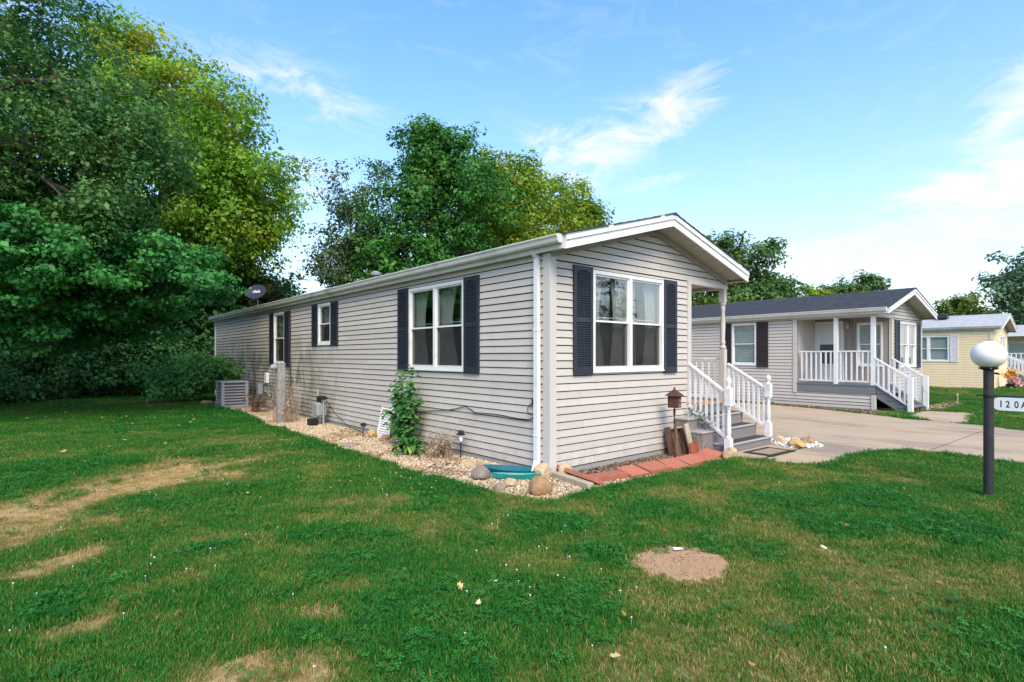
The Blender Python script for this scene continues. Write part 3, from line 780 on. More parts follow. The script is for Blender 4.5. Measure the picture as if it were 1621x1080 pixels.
def pebble(k, flat=0.62, mt=None):
    bm = bmesh.new(); bmesh.ops.create_icosphere(bm, subdivisions=1, radius=1.0)
    rg = random.Random(k)
    for v in bm.verts:
        v.co *= rg.uniform(0.78, 1.15); v.co.z *= flat; v.co.x *= 1.2
    me = bpy.data.meshes.new('pebble_%d' % k); bm.to_mesh(me); bm.free()
    for p in me.polygons: p.use_smooth = True
    me.materials.append(mt); return me

def spread(name, poly, dens, size, mt, z, label, cat, flat=0.62, zvar=0.02, tintf=None, weight=None):
    xs, ys = [p[0] for p in poly], [p[1] for p in poly]
    area = (max(xs) - min(xs)) * (max(ys) - min(ys)); n = int(area * dens)
    x, y = RNG.uniform(min(xs), max(xs), n), RNG.uniform(min(ys), max(ys), n)
    k = inpoly(x, y, poly)
    if weight is not None: k &= RNG.random(n) < weight(x, y)
    x, y = x[k], y[k]; n = len(x)
    rot = np.stack([RNG.normal(0, .45, n), RNG.normal(0, .45, n), RNG.uniform(0, 6.283, n)], -1)
    t = RNG.uniform(0, 1, n) if tintf is None else np.clip(tintf(x, y), 0, 1)
    o = scatter(name, np.stack([x, y, z + RNG.uniform(0, zvar, n)], -1), rot, size * RNG.uniform(0.55, 1.35, n), t, [pebble(k, flat, mt) for k in range(5)], RNG.integers(0, 5, n))
    return tag(o, label, cat)

MT['gravel'] = inst_mat('tan_river_gravel', [(0.12, 0.08, 0.05), (0.27, 0.18, 0.11), (0.42, 0.30, 0.18), (0.52, 0.40, 0.26), (0.66, 0.55, 0.40), (0.36, 0.27, 0.19)], var=0.1)
MT['whitepebble'] = inst_mat('white_pebble', [(0.55, 0.55, 0.55), (0.72, 0.73, 0.73), (0.80, 0.80, 0.79)], var=0.06)
MT['chips'] = inst_mat('bark_chips', [(0.05, 0.032, 0.022), (0.12, 0.075, 0.045), (0.22, 0.14, 0.09), (0.34, 0.27, 0.20), (0.15, 0.11, 0.08)], var=0.2)
GRAVEL = [p for p in BED_SIDE]
spread('gravel', GRAVEL, 1500, 0.017, MT['gravel'], -0.045, 'tan river gravel in the bed along the long wall', 'gravel', zvar=0.016,
       tintf=lambda x, y: 0.62 + RNG.normal(0, .24, len(x)) - 0.30 * (vnoise(x, y, 1.1, 5, 3) > 0.58))
FRONTG = [(0.02, -1.00), (0.44, -1.06), (0.80, -1.06), (1.21, -1.06), (1.60, -1.10), (2.04, -1.12), (2.50, -1.13), (2.96, -1.12), (3.22, -1.06), (3.2, -.98), (2.9, -.98), (2.0, -.95), (1.0, -.86), (.75, -.78), (.1, -.72)]
spread('gravel_edge', FRONTG, 1500, 0.016, MT['gravel'], -0.045, 'thin strip of tan gravel in front of the red edging', 'gravel', zvar=0.016)
spread('bark_mulch', BED_FRONT, 1700, 0.015, MT['chips'], -0.048, 'brown bark chips and litter in the bed under the gable window', 'mulch', 0.35, 0.02)
spread('mulch_litter', MULCH2, 500, 0.02, MT['chips'], 0.006, 'brown mulch along the neighbouring home skirting', 'mulch', 0.4, 0.02)
spread('soil_clods', SOIL2, 120, 0.04, MT['chips'], 0.0, 'brown clods on the bare strip in front of the neighbouring home', 'soil', 0.5, 0.02)
WP = [(4.95, -0.88), (5.12, -0.60), (5.55, -0.70), (5.75, -0.95), (5.62, -1.35), (5.32, -1.62), (4.95, -1.42), (4.75, -1.28), (4.80, -1.02)]
spread('white_pebbles', WP, 1700, 0.020, MT['whitepebble'], 0.0, 'white pebbles heaped beside the front steps', 'pebbles', 0.6, 0.05)
MT['crumb'] = inst_mat('tan_soil_crumb', [(0.22, 0.13, 0.07), (0.36, 0.22, 0.13), (0.48, 0.32, 0.19)], var=.1)
spread('dirt_grains', DIRT, 900, 0.005, MT['crumb'], 0.004, 'small crumbs lying on the bare dirt patch', 'soil', 0.6, 0.006)

# ------------------------------------------------------------------ house pieces
def cells(u0, u1, z0, z1, openings):
    """rectangles of a wall that are left around its openings"""
    cuts = sorted({u0, u1, *[min(max(o[i], u0), u1) for o in openings for i in (0, 1)]})
    out = []
    for a, b in zip(cuts, cuts[1:]):
        if b - a < 1e-4: continue
        spans = [(z0, z1)]
        for (oa, ob, oz0, oz1) in openings:
            if oa < b - 1e-4 and ob > a + 1e-4:
                nxt = []
                for s0, s1 in spans:
                    if oz1 <= s0 or oz0 >= s1: nxt.append((s0, s1)); continue
                    if oz0 > s0 + 1e-3: nxt.append((s0, oz0))
                    if oz1 < s1 - 1e-3: nxt.append((oz1, s1))
                spans = nxt
        for s in spans:
            for o in out:
                if abs(o[1] - a) < 1e-4 and abs(o[2] - s[0]) < 1e-4 and abs(o[3] - s[1]) < 1e-4: o[1] = b; break
            else: out.append([a, b, s[0], s[1]])
    return out

def wall_core(W, u0, u1, z0, z1, openings, name, m, parent, thick=0.09, top=None):
    b = MB()
    for a, c, e, f in cells(u0, u1, z0, z1, openings): b.wbox(W, a, c, e, f, -thick, -0.001)
    if top:  # gable triangle (ua, ub, apex_u, apex_z)
        b.wpoly(W, [(top[0], z1 + 0.001), (top[1], z1 + 0.001), (top[2], top[3])], -thick, -0.001)
    return b.build(name, m, parent)

def siding(W, u0, u1, z0, z1, openings, parent, m, pitch=0.1094, joined=None, top=None, panel=4.4, seed=1, gap=0.015, proud=0.020):
    """lap siding, one plank per piece; top=(ua, ub, apex_u, apex_z) carries the courses on into a gable"""
    rg = random.Random(seed)
    zt = top[3] if top else z1
    k, z = 0, z0
    allm = MB()
    seam = 0.0
    while z < zt - 0.02:
        ze = min(z + pitch, zt)
        if k % 2 == 0: seam = rg.uniform(0.3, panel)
        def lim(zz):
            if not top or zz <= z1: return u0, u1
            t = (zz - z1) / (top[3] - z1)
            return top[0] + (top[2] - top[0]) * t, top[1] + (top[2] - top[1]) * t
        la, lb = lim(z), lim(ze)
        for a, b, c, d in cells(u0, u1, z, ze, openings):
            s = [a]; q = u0 + seam
            while q < b - 0.35:
                if q > a + 0.35: s.append(q)
                q += panel
            s.append(b)
            for a0, b0 in zip(s, s[1:]):
                p, q_ = max(a0, la[0]), min(b0, la[1]); p2, q2 = max(a0, lb[0]), min(b0, lb[1])
                if q_ - p < 0.02: continue
                if q2 < p2: p2 = q2 = (p2 + q2) / 2
                c0 = c + gap
                if d - c0 < 0.006: continue
                fb = proud - (proud - 0.004) * (c0 - z) / pitch; ft = proud - (proud - 0.004) * (d - z) / pitch
                p += 0.0022; p2 += 0.0022; q_ -= 0.0022; q2 -= 0.0022
                mb = MB() if joined is None else allm
                mb.hexa([W(p, c0, 0), W(q_, c0, 0), W(q_, c0, fb), W(p, c0, fb), W(p2, d, 0), W(q2, d, 0), W(q2, d, ft), W(p2, d, ft)])
                if joined is None: mb.build('siding_plank', m, parent)
        z += pitch; k += 1
    if joined: allm.build(joined, m, parent)['kind'] = 'stuff'

def window(parent, W, u0, u1, z0, z1, cols=1, mt='white', fw=0.055, screens=True, blind=False, name='window', detail=True):
    b = MB()
    b.wbox(W, u0, u1, z1 - fw, z1, -0.07, 0.034); b.wbox(W, u0, u1, z0, z0 + fw, -0.07, 0.034)
    b.wbox(W, u0, u0 + fw, z0 + fw, z1 - fw, -0.07, 0.033); b.wbox(W, u1 - fw, u1, z0 + fw, z1 - fw, -0.07, 0.033)
    b.wbox(W, u0 - 0.012, u1 + 0.012, z0 - 0.022, z0 - 0.001, -0.01, 0.045)
    step = (u1 - u0 - fw) / cols
    for c in range(1, cols): b.wbox(W, u0 + step * c, u0 + step * c + fw * 1.3, z0 + fw, z1 - fw, -0.07, 0.032)
    w = b.build(name, MT[mt], parent)
    zm = (z0 + z1) / 2
    for c in range(cols):
        a = u0 + step * c + fw * (1.3 if c else 1); e = u0 + step * (c + 1)
        for up in (1, 0):
            p, q = (zm - 0.015, z1 - fw) if up else (z0 + fw, zm + 0.02)
            o0, o1 = (-0.022, 0.012) if up else (-0.056, -0.024)
            sw = 0.028
            s = MB()
            s.wbox(W, a + .001, e - .001, q - sw, q - .001, o0, o1); s.wbox(W, a + .001, e - .001, p + .001, p + sw, o0, o1)
            s.wbox(W, a + .001, a + sw, p + sw, q - sw, o0, o1 - .001); s.wbox(W, e - sw, e - .001, p + sw, q - sw, o0, o1 - .001)
            s.build('sash', MT[mt], w)
            g = MB(); oc = (o0 + o1) / 2
            g.wbox(W, a + sw, e - sw, p + sw, q - sw, oc - 0.002, oc + 0.002)
            g.build('pane', MT['glass'] if (up or not screens) else MT['glass_dim'], w)
            if not up and screens:
                x = MB(); x.wbox(W, a + .004, e - .004, p + .004, q - .03, -0.012, -0.0112); x.build('insect_screen', MT['screen'], w)
                y = MB()
                for (A, B, C, D) in ((a + .002, a + .020, p + .002, q - .024), (e - .020, e - .002, p + .002, q - .024), (a + .020, e - .020, p + .002, p + .020)):
                    y.wbox(W, A, B, C, D, -0.016, -0.004)
                y.build('screen_frame', MT['corner'], w)
        if blind:
            x = MB(); nb = 22
            for i in range(nb):
                zz = z0 + fw + (z1 - z0 - 2 * fw) * i / nb
                x.hexa([W(a, zz, -.094), W(e, zz, -.094), W(e, zz, -.080), W(a, zz, -.080), W(a, zz + .045, -.105), W(e, zz + .045, -.105), W(e, zz + .045, -.098), W(a, zz + .045, -.098)])
            x.wbox(W, a - .05, e + .05, z0, z1, -.14, -.12)
            x.build('blind', MT['blind'], w)
    return w

def shutter(parent, W, u0, u1, z0, z1, mt='shutter', slat=0.032, louver=True):
    b = MB(); w = u1 - u0; st = 0.055
    o0 = 0.014
    b.wbox(W, u0, u1, z0, z1, o0, o0 + 0.012)
    b.wbox(W, u0, u0 + st, z0, z1, o0 + .012, o0 + .034); b.wbox(W, u1 - st, u1, z0, z1, o0 + .012, o0 + .034)
    zm = z0 + (z1 - z0) * 0.5
    b.wbox(W, u0 + st, u1 - st, z0, z0 + 0.10, o0 + .012, o0 + .033); b.wbox(W, u0 + st, u1 - st, zm - .03, zm + .03, o0 + .012, o0 + .033)
    n = 8; zt = z1 - 0.10
    arc = [(u0 + st + (w - 2 * st) * i / n, zt + 0.035 * math.sin(math.pi * i / n)) for i in range(n + 1)]
    b.wpoly(W, [(u0 + st, z1)] + arc + [(u1 - st, z1)], o0 + .012, o0 + .033)
    s = b.build('shutter', MT[mt], parent)
    if louver:
        L = MB()
        for lo, hi in ((z0 + .10, zm - .03), (zm + .03, zt + .02)):
            k = int((hi - lo) / slat)
            for i in range(k):
                z = lo + (hi - lo) * (i + .15) / k
                L.hexa([W(u0 + st, z, o0 + .012), W(u1 - st, z, o0 + .012), W(u1 - st, z - .004, o0 + .032), W(u0 + st, z - .004, o0 + .032),
                        W(u0 + st, z + slat * .75, o0 + .012), W(u1 - st, z + slat * .75, o0 + .012), W(u1 - st, z + .004, o0 + .032), W(u0 + st, z + .004, o0 + .032)])
        o = L.build('louver_slats', MT[mt], s); o['kind'] = 'stuff'
    return s

def gable_roof(parent, w, y0, y1, ez, slope, mroof, ov=0.10, thick=0.035, course=0.14, fascia=0.165, gut=True, white='white', cx=None):
    """roof of a long home; ridge along local y"""
    cx = w / 2 if cx is None else cx
    x0, x1 = -ov, w + ov
    za = lambda x: ez + slope * ((x - x0) if x <= cx else (cx - x0) - (x - cx) * (cx - x0) / (x1 - cx))
    zr = za(cx)
    deck = MB()
    for a, b in ((x0, cx), (cx, x1)):
        A, B = (a, za(a)), (b, za(b))
        deck.add([(A[0], y0, A[1]), (B[0], y0, B[1]), (B[0], y1, B[1]), (A[0], y1, A[1]), (A[0], y0, A[1] + thick), (B[0], y0, B[1] + thick), (B[0], y1, B[1] + thick), (A[0], y1, A[1] + thick)],
                 [(0, 3, 2, 1), (4, 5, 6, 7), (0, 1, 5, 4), (1, 2, 6, 5), (2, 3, 7, 6), (3, 0, 4, 7)])
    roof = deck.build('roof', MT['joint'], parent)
    # lapped shingle courses, every tab with its own edge
    rg = random.Random(5); sh = MB()
    for side in (0, 1):
        xs, xe = (x0 - .03, cx) if side == 0 else (x1 + .03, cx)
        run = abs(xe - xs); n = int(run / course)
        for i in range(n):
            a = xs + (xe - xs) * i / n; b = xs + (xe - xs) * min(1, (i + 1.25) / n)
            zof = lambda x: zr - slope * abs(x - cx) * (1 if side == 0 else (cx - x0) / (x1 - cx)) + thick
            y = y0 - .065 - rg.uniform(0, .3)
            while y < y1:
                L = rg.uniform(.26, .34) if course < .2 else rg.uniform(.35, .5)
                ya, yb = max(y, y0 - .065), min(y + L - .008, y1 + .02)
                t = rg.uniform(.010, .018)
                if yb - ya > .03:
                    sh.hexa([(a, ya, zof(a) - .002), (b, ya, zof(b) - .004), (b, yb, zof(b) - .004), (a, yb, zof(a) - .002), (a, ya, zof(a) + t), (b, ya, zof(b) + .003), (b, yb, zof(b) + .003), (a, yb, zof(a) + t)])
                y += L
    o = sh.build('shingles', MT[mroof], roof); o['kind'] = 'stuff'
    rc = MB()
    y = y0 - .066
    while y < y1:
        rc.hexa([(cx - .12, y, zr + thick - .12 * slope + .012), (cx + .12, y, zr + thick - .12 * slope + .012), (cx + .12, y + .28, zr + thick - .12 * slope + .012), (cx - .12, y + .28, zr + thick - .12 * slope + .012),
                 (cx - .005, y, zr + thick + .02), (cx + .005, y, zr + thick + .02), (cx + .005, y + .28, zr + thick + .024), (cx - .005, y + .28, zr + thick + .024)]); y += .27
    o = rc.build('ridge_cap', MT[mroof], roof)
    # rake boards in front (upper strip proud of the lower one) and soffit behind them
    for side in (0, 1):
        a, b = (x0, cx) if side == 0 else (cx, x1)
        for z0_, z1_, yy, nm in ((-fascia, -0.052, 0.0, 'rake_board'), (-0.050, thick + .004, -.018, 'rake_trim')):
            m = MB(); A, B = za(a), za(b)
            m.hexa([(a, y0 + yy - .03, A + z0_), (b, y0 + yy - .03, B + z0_), (b, y0 - .002, B + z0_), (a, y0 - .002, A + z0_), (a, y0 + yy - .03, A + z1_), (b, y0 + yy - .03, B + z1_), (b, y0 - .002, B + z1_), (a, y0 - .002, A + z1_)])
            m.build(nm, MT[white], roof)
        m = MB(); n = max(2, int((b - a) / .10))
        for i in range(n):   # vented soffit strips
            p, q = a + (b - a) * i / n + .002, a + (b - a) * (i + 1) / n - .004
            A, B = za(p) - fascia + .03, za(q) - fascia + .03
            m.hexa([(p, y0, A), (q, y0, B), (q, -.002, B), (p, -.002, A), (p, y0, A + .012), (q, y0, B + .012), (q, -.002, B + .012), (p, -.002, A + .012)])
        m.build('soffit', MT['soffit'], roof)
        m = MB(); A, B = za(max(a, 0)) - fascia - .075, za(min(b, w)) - fascia - .075
        a2, b2 = max(a, 0), min(b, w)
        m.hexa([(a2, -.045, A), (b2, -.045, B), (b2, -.003, B), (a2, -.003, A), (a2, -.045, A + .105), (b2, -.045, B + .105), (b2, -.003, B + .105), (a2, -.003, A + .105)])
        m.build('frieze_board', MT['frieze'], roof)
    for side, xs in ((0, x0), (1, x1)):   # eave soffit, fascia and gutter
        sg = -1 if side == 0 else 1; zz = ez - fascia + .03
        xa, xb = (xs, -0.002) if side == 0 else (w + .002, xs)
        MB().box(xa, xb, y0 + .002, y1, zz - .012, zz).build('eave_soffit', MT['soffit'], roof)
        MB().box(min(xs, xs + sg * .02), max(xs, xs + sg * .02), y0 + .003, y1, zz - .02, ez + thick).build('fascia_board', MT['gutter'], roof)
        if gut:
            g = MB(); x2 = xs + sg * .022
            prof = [(0, .012), (0, -.105), (.065, -.105), (.082, -.085), (.092, -.04), (.110, -.012), (.110, .006), (.098, .006), (.090, -.008), (.080, -.04), (.070, -.08), (.060, -.095), (.010, -.095), (.010, .012)]
            pts = [(x2 + sg * p, ez + .02 + q) for p, q in prof]
            n = len(pts); ya, yb = y0 + .02, y1 + .02
            g.add([(p, ya, q) for p, q in pts] + [(p, yb, q) for p, q in pts], [(i, (i + 1) % n, n + (i + 1) % n, n + i) for i in range(n)] + [tuple(range(n)), tuple(range(n, 2 * n))[::-1]])
            cap = [(0, .012), (0, -.104), (.065, -.104), (.082, -.085), (.092, -.04), (.110, -.012), (.110, .006)]
            cp = [(x2 + sg * p, ez + .02 + q) for p, q in cap]; k = len(cp)
            for yy in (ya - .004, yb):
                g.add([(p, yy, q) for p, q in cp] + [(p, yy + .004, q) for p, q in cp], [tuple(range(k)), tuple(range(k, 2 * k))] + [(i, (i + 1) % k, k + (i + 1) % k, k + i) for i in range(k)])
            g.build('gutter', MT['gutter'], parent)
    return roof, za

def curtain(W, u0, u1, z0, z1, label, o=-0.125, waves=5, gather=0.0, group=None):
    """hanging sheer: folded sheet, drawn to one side lower down when gathered"""
    nu, nz = 40, 14; V, Q = [], []
    for j in range(nz + 1):
        t = j / nz; z = z0 + (z1 - z0) * t
        pull = gather * math.sin(math.pi * min(1, (1 - t) * 1.15)) 
        for i in range(nu + 1):
            s = i / nu
            if gather >= 0: ua, ub = u0, u1 - pull * (u1 - u0)
            else: ua, ub = u0 - pull * (u1 - u0), u1
            u = ua + (ub - ua) * s
            V.append(tuple(W(u, z, o + 0.020 * math.sin(s * waves * 6.283 + 0.6 * math.sin(t * 3)) + 0.006 * math.sin(s * waves * 15 + t * 5))))
    for j in range(nz):
        for i in range(nu):
            a = j * (nu + 1) + i; Q.append((a, a + 1, a + nu + 2, a + nu + 1))
    me = mesh_np('curtain', np.array(V), np.array(Q), MT['curtain'])
    for p in me.polygons: p.use_smooth = True
    return tag(link(bpy.data.objects.new('curtain', me)), label, 'curtain', group)

def turned(b, c, z0, z1, r_=0.035):
    h = z1 - z0
    prof = [(r_ * .9, 0), (r_ * 1.25, .02 * h), (r_ * 1.25, .05 * h), (r_ * .75, .08 * h), (r_ * .95, .13 * h), (r_ * .95, .16 * h), (r_ * .72, .20 * h), (r_ * .95, .5 * h), (r_ * .74, .82 * h), (r_ * .95, .85 * h), (r_ * .95, .88 * h), (r_ * .72, .92 * h), (r_ * 1.2, .96 * h), (r_ * 1.2, .99 * h), (r_ * .9, h)]
    b.lathe([(p, z0 + q) for p, q in prof], c, 12)

def newel(parent, x, y, z0, z1, s=0.10):
    b = MB(); h = z1 - z0
    b.box(x - s / 2, x + s / 2, y - s / 2, y + s / 2, z0, z0 + h * .22)
    b.lathe([(s * .36, z0 + h * .22), (s * .46, z0 + h * .235), (s * .30, z0 + h * .26), (s * .42, z0 + h * .30), (s * .36, z0 + h * .45), (s * .30, z0 + h * .60), (s * .44, z0 + h * .625), (s * .44, z0 + h * .64)], (x, y, 0), 12)
    b.box(x - s / 2, x + s / 2, y - s / 2, y + s / 2, z0 + h * .64, z0 + h * .86)
    b.lathe([(s * .48, z0 + h * .86), (s * .30, z0 + h * .88), (s * .26, z0 + h * .895), (s * .40, z0 + h * .92), (s * .45, z0 + h * .95), (s * .40, z0 + h * .98), (s * .18, z0 + h)], (x, y, 0), 12)
    return b.build('newel_post', MT['rail'], parent, True)

def railing(parent, ta, tb, ba, bb, n, ends=(0.06, 0.94), w=0.05, h=0.035, bs=0.032, m='rail'):
    """top rail ta-tb, bottom rail ba-bb, n plumb balusters of one shared mesh"""
    b = MB(); b.bar(ta, tb, w, h)
    rl = b.build('railing', MT[m], parent, bevel=0.006)
    MB().bar(ba, bb, w * .8, h).build('bottom_rail', MT[m], rl)
    ta, tb, ba, bb = map(Vector, (ta, tb, ba, bb))
    L = ((ta - ba).z + (tb - bb).z) / 2 - h * .6
    me = MB().box(-bs / 2, bs / 2, -bs / 2, bs / 2, 0, L).mesh('baluster', MT[m])
    for i in range(n):
        t = ends[0] + (ends[1] - ends[0]) * i / max(1, n - 1)
        rep(me, 'baluster', rl, ba.lerp(bb, t) + Vector((0, 0, h * .3)))
    return rl

# ------------------------------------------------------------------ the grey mobile home
home = thing('mobile_home', 'long grey vinyl-sided mobile home with dark shutters and gabled corner porch', 'mobile home')
W1, L1, Z0, ZT, DECK = 4.86, 19.85, 0.035, 3.10, 0.75
SL = Wall((0, 0, 0), (0, 1, 0), (-1, 0, 0))
SG = Wall((0, 0, 0), (1, 0, 0), (0, -1, 0))
SB = Wall((0, L1, 0), (1, 0, 0), (0, 1, 0))
SR = Wall((W1, 0, 0), (0, 1, 0), (1, 0, 0))
SLOPE1 = 0.272
WG = (0.875, 2.70, 1.41, 2.935)
WL = [(2.02, 3.845, 1.40, 2.93), (7.645, 8.486, 1.94, 2.975), (11.084, 12.079, 1.41, 2.95)]
apex1 = ZT + 0.66
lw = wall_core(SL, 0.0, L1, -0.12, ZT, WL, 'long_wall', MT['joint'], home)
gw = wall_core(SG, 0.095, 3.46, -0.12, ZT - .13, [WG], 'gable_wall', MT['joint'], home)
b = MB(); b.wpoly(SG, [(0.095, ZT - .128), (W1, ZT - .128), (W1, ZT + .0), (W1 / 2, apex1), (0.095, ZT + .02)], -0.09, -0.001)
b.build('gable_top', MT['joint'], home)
wall_core(SB, 0, W1, -0.12, ZT, [], 'rear_wall', MT['siding'], home, top=(0, W1, W1 / 2, apex1))
wall_core(SR, 2.45, L1, -0.12, ZT, [], 'far_side_wall', MT['siding'], home)
siding(SL, 0.10, L1 - .10, Z0, ZT, WL, lw, MT['siding'], panel=5.2, seed=3)
siding(SG, 0.10, 3.46, Z0, ZT - 0.115, [WG], gw, MT['siding'], panel=2.6, seed=8)
siding(SG, 0.10, W1 - .02, Z0 + 0.1094 * 27, ZT, [], gw, MT['siding'], top=(0.10, W1 - .05, W1 / 2, apex1), panel=3.9, seed=5)
# porch recess: side wall, back wall, ceiling, floor
PW = Wall((3.56, 0, 0), (0, 1, 0), (1, 0, 0))
b = MB(); b.wbox(PW, 0.0, 2.45, -0.12, ZT, -0.10, -0.01); b.build('porch_side_wall', MT['siding'], home)
PB = Wall((3.56, 2.45, 0), (1, 0, 0), (0, -1, 0))
b = MB(); b.wbox(PB, 0.0, 1.30, -0.12, ZT, -0.09, 0); pbw = b.build('porch_back_wall', MT['siding'], home)
b = MB(); b.wbox(PB, .22, 1.14, DECK, DECK + 2.05, 0.002, .04); d1 = b.build('entry_door', MT['door'], home)
b = MB(); b.lathe([(.012, 0), (.03, .02), (.03, .04), (.012, .05)], (0, 0, 0), 10); o = b.build('door_knob', MT['galv'], d1, True); o.location = (4.60, 2.39, DECK + 1.0); o.rotation_euler = (R(90), 0, 0)
MB().box(3.56, W1 - .01, 0.02, 2.45, 3.02, 3.05).build('porch_ceiling', MT['soffit'], home)
dk = MB().box(3.56, W1, 0.0, 2.45, -0.05, DECK - .03).build('porch_deck', MT['greydeck'], home)
for i in range(9):
    MB().box(3.565 + i * .143, 3.565 + i * .143 + .137, -.03, 2.44, DECK - .028, DECK).build('deck_board', MT['deckwood'], dk)
MB().box(3.465, W1 + .015, -0.030, 0.09, 2.955, 3.035).build('porch_beam', MT['corner'], home)
MB().box(W1 - .10, W1 + .012, 0.092, 2.45, 2.955, 3.04).build('porch_beam', MT['corner'], home)
# corner trim, end trim
b = MB(); b.box(-.034, .10, -.034, -.0005, -.11, ZT - .02); b.box(-.034, -.0005, -.0005, .10, -.11, ZT - .02); b.build('corner_trim', MT['corner'], home)
b = MB(); b.box(-.034, 0.0, L1 - .10, L1 + .03, -.11, ZT - .02); b.build('corner_trim', MT['white'], home)
MB().box(3.455, 3.565, -.032, 0.10, -.11, 3.035).build('porch_jamb', MT['corner'], home)
# foundation strip under the siding, floor, ceiling and partitions inside
MB().box(-0.003, 0.10, 0.1, L1 - .05, -.16, Z0 - .004).build('foundation', MT['concrete'], home)
MB().box(0.1, 3.46, -0.003, 0.09, -.16, Z0 - .004).build('foundation', MT['concrete'], home)
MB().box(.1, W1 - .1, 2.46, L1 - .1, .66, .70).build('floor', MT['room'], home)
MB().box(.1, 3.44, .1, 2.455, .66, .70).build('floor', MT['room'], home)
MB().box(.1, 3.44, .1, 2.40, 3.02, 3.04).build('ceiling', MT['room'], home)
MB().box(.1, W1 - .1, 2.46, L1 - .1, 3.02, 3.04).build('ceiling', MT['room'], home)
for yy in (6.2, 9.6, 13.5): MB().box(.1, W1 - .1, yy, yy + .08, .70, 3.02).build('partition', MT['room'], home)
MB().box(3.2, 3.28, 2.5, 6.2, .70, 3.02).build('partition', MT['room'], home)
wg = window(home, SG, *WG, cols=2)
for i, w in enumerate(WL): window(home, SL, *w, cols=2 if i == 0 else 1, fw=.055 if i == 0 else .06)
for a in ((0.452, 0.862, 1.37, 2.965), (2.708, 3.085, 1.355, 2.955)): shutter(home, SG, *a)
for a in ((3.868, 4.262, 1.36, 2.96), (1.598, 2.008, 1.355, 2.955), (8.495, 8.885, 1.905, 2.975), (7.225, 7.635, 1.905, 2.965), (12.09, 12.49, 1.33, 2.96), (10.65, 11.072, 1.345, 2.95)): shutter(home, SL, *a)
roof1, za1 = gable_roof(home, W1, -0.376, L1 + .25, 3.235, SLOPE1, 'shingle', ov=0.10)
# downspout at the near corner with its offset and kick-out
b = MB()
for z0_, z1_ in ((0.12, 2.02), (2.0, 3.06)): b.box(-.085, -.020, .165, .245, z0_, z1_) if z0_ < 1 else b.box(-.083, -.022, .167, .243, z0_, z1_)
b.bar((-.052, .205, .15), (-.16, .15, -.005), .075, .06); b.bar((-.052, .205, 3.03), (-.13, .205, 3.13), .07, .06)
b.box(-.089, -.018, .160, .250, 1.99, 2.03); b.box(-.089, -.018, .160, .250, .50, .53)
b.build('downspout', MT['white'], home)
# wall cable with its plug box, vent cover and small meter box
pts = [SL(u, z, .03) for u, z in ((0.27, .80), (.33, .74), (.42, .72), (.60, .715), (.80, .72), (.97, .73), (1.2, .735), (1.44, .73), (1.7, .72), (1.85, .77), (1.97, .80), (2.1, .775), (2.3, .735), (2.5, .70), (2.8, .67), (3.3, .62), (3.8, .56))]
MB().tube(pts, .008, 5).build('wall_cable', MT['black'], home)
MB().tube([SL(u, z, .035) for u, z in ((.27, .98), (.36, .95), (.43, .88), (.40, .80), (.33, .79), (.28, .83), (.25, .74), (.24, .62))], .006, 5).build('cord_loop', MT['black'], home)
MB().wbox(SL, .25, .31, .94, 1.03, .017, .06).build('outlet_box', MT['black'], home)
MB().tube([SL(u, z, .03) for u, z in ((10.6, 2.98), (10.55, 2.6), (10.6, 1.6), (10.55, .9), (10.6, .2))], .012, 5).build('conduit', MT['black'], home)
MB().wbox(SL, 12.62, 12.86, .80, 1.12, .015, .09).build('junction_box', MT['white'], home)
MB().tube([SL(u, z, .03) for u, z in ((13.4, .55), (12.9, .45), (12.4, .30), (11.8, .18), (11.2, .14))], .012, 5).build('line_set', MT['black'], home)
MB().tube([SL(u, z, .03) for u, z in ((13.6, .62), (13.2, .72), (12.9, .78), (12.75, .80))], .010, 5).build('line_set', MT['galv'], home)
# sheers behind the panes
curtain(SG, 0.96, 1.30, 1.46, 2.90, 'left half of sheer curtain in left sash of gable window', gather=.35, waves=5)
curtain(SG, 1.46, 1.92, 1.46, 2.90, 'right half of sheer curtain in left sash of gable window', gather=-.12, waves=5)
curtain(SG, 1.95, 2.12, 1.46, 2.90, 'narrow sheer curtain beside the mullion in right sash of gable window', gather=.2, waves=3)
curtain(SG, 2.32, 2.86, 1.46, 2.90, 'wide sheer curtain in right sash of gable window', gather=-.1, waves=6)
curtain(SL, 3.38, 4.02, 1.46, 2.90, 'sheer curtain in far sash of double window on long wall', gather=-.15, waves=7)
curtain(SL, 2.42, 3.06, 1.46, 2.90, 'sheer curtain in near sash of double window beside downspout', gather=-.22, waves=7)
curtain(SL, 2.16, 2.32, 1.80, 2.90, 'short sheer strip at the near edge of double window', gather=0, waves=2)
curtain(SL, 7.95, 8.75, 2.40, 2.93, 'short sheer in small high window on long wall', gather=0, waves=6)
curtain(SL, 11.45, 12.35, 2.15, 2.90, 'sheer in tall narrow window behind meter pedestal', gather=0, waves=6)
for lab, Wd, u0, u1, z in (('thin curtain rod across the gable window', SG, .94, 2.64, 2.24), ('thin curtain rod across the double window on long wall', SL, 2.08, 3.80, 2.24)):
    b = MB(); b.tube([Wd(u0, z, -.11), Wd(u1, z, -.11)], .007, 6)
    k = 12
    for i in range(k): b.tube([Wd(u0 + (u1 - u0) * (i + .3) / k, z - .035, -.11), Wd(u0 + (u1 - u0) * (i + .5) / k, z + .02, -.105), Wd(u0 + (u1 - u0) * (i + .7) / k, z - .03, -.11)], .008, 4) if i % 6 < 2 else None
    tag(b.build('curtain_rod', MT['white'], None), lab, 'curtain rod')

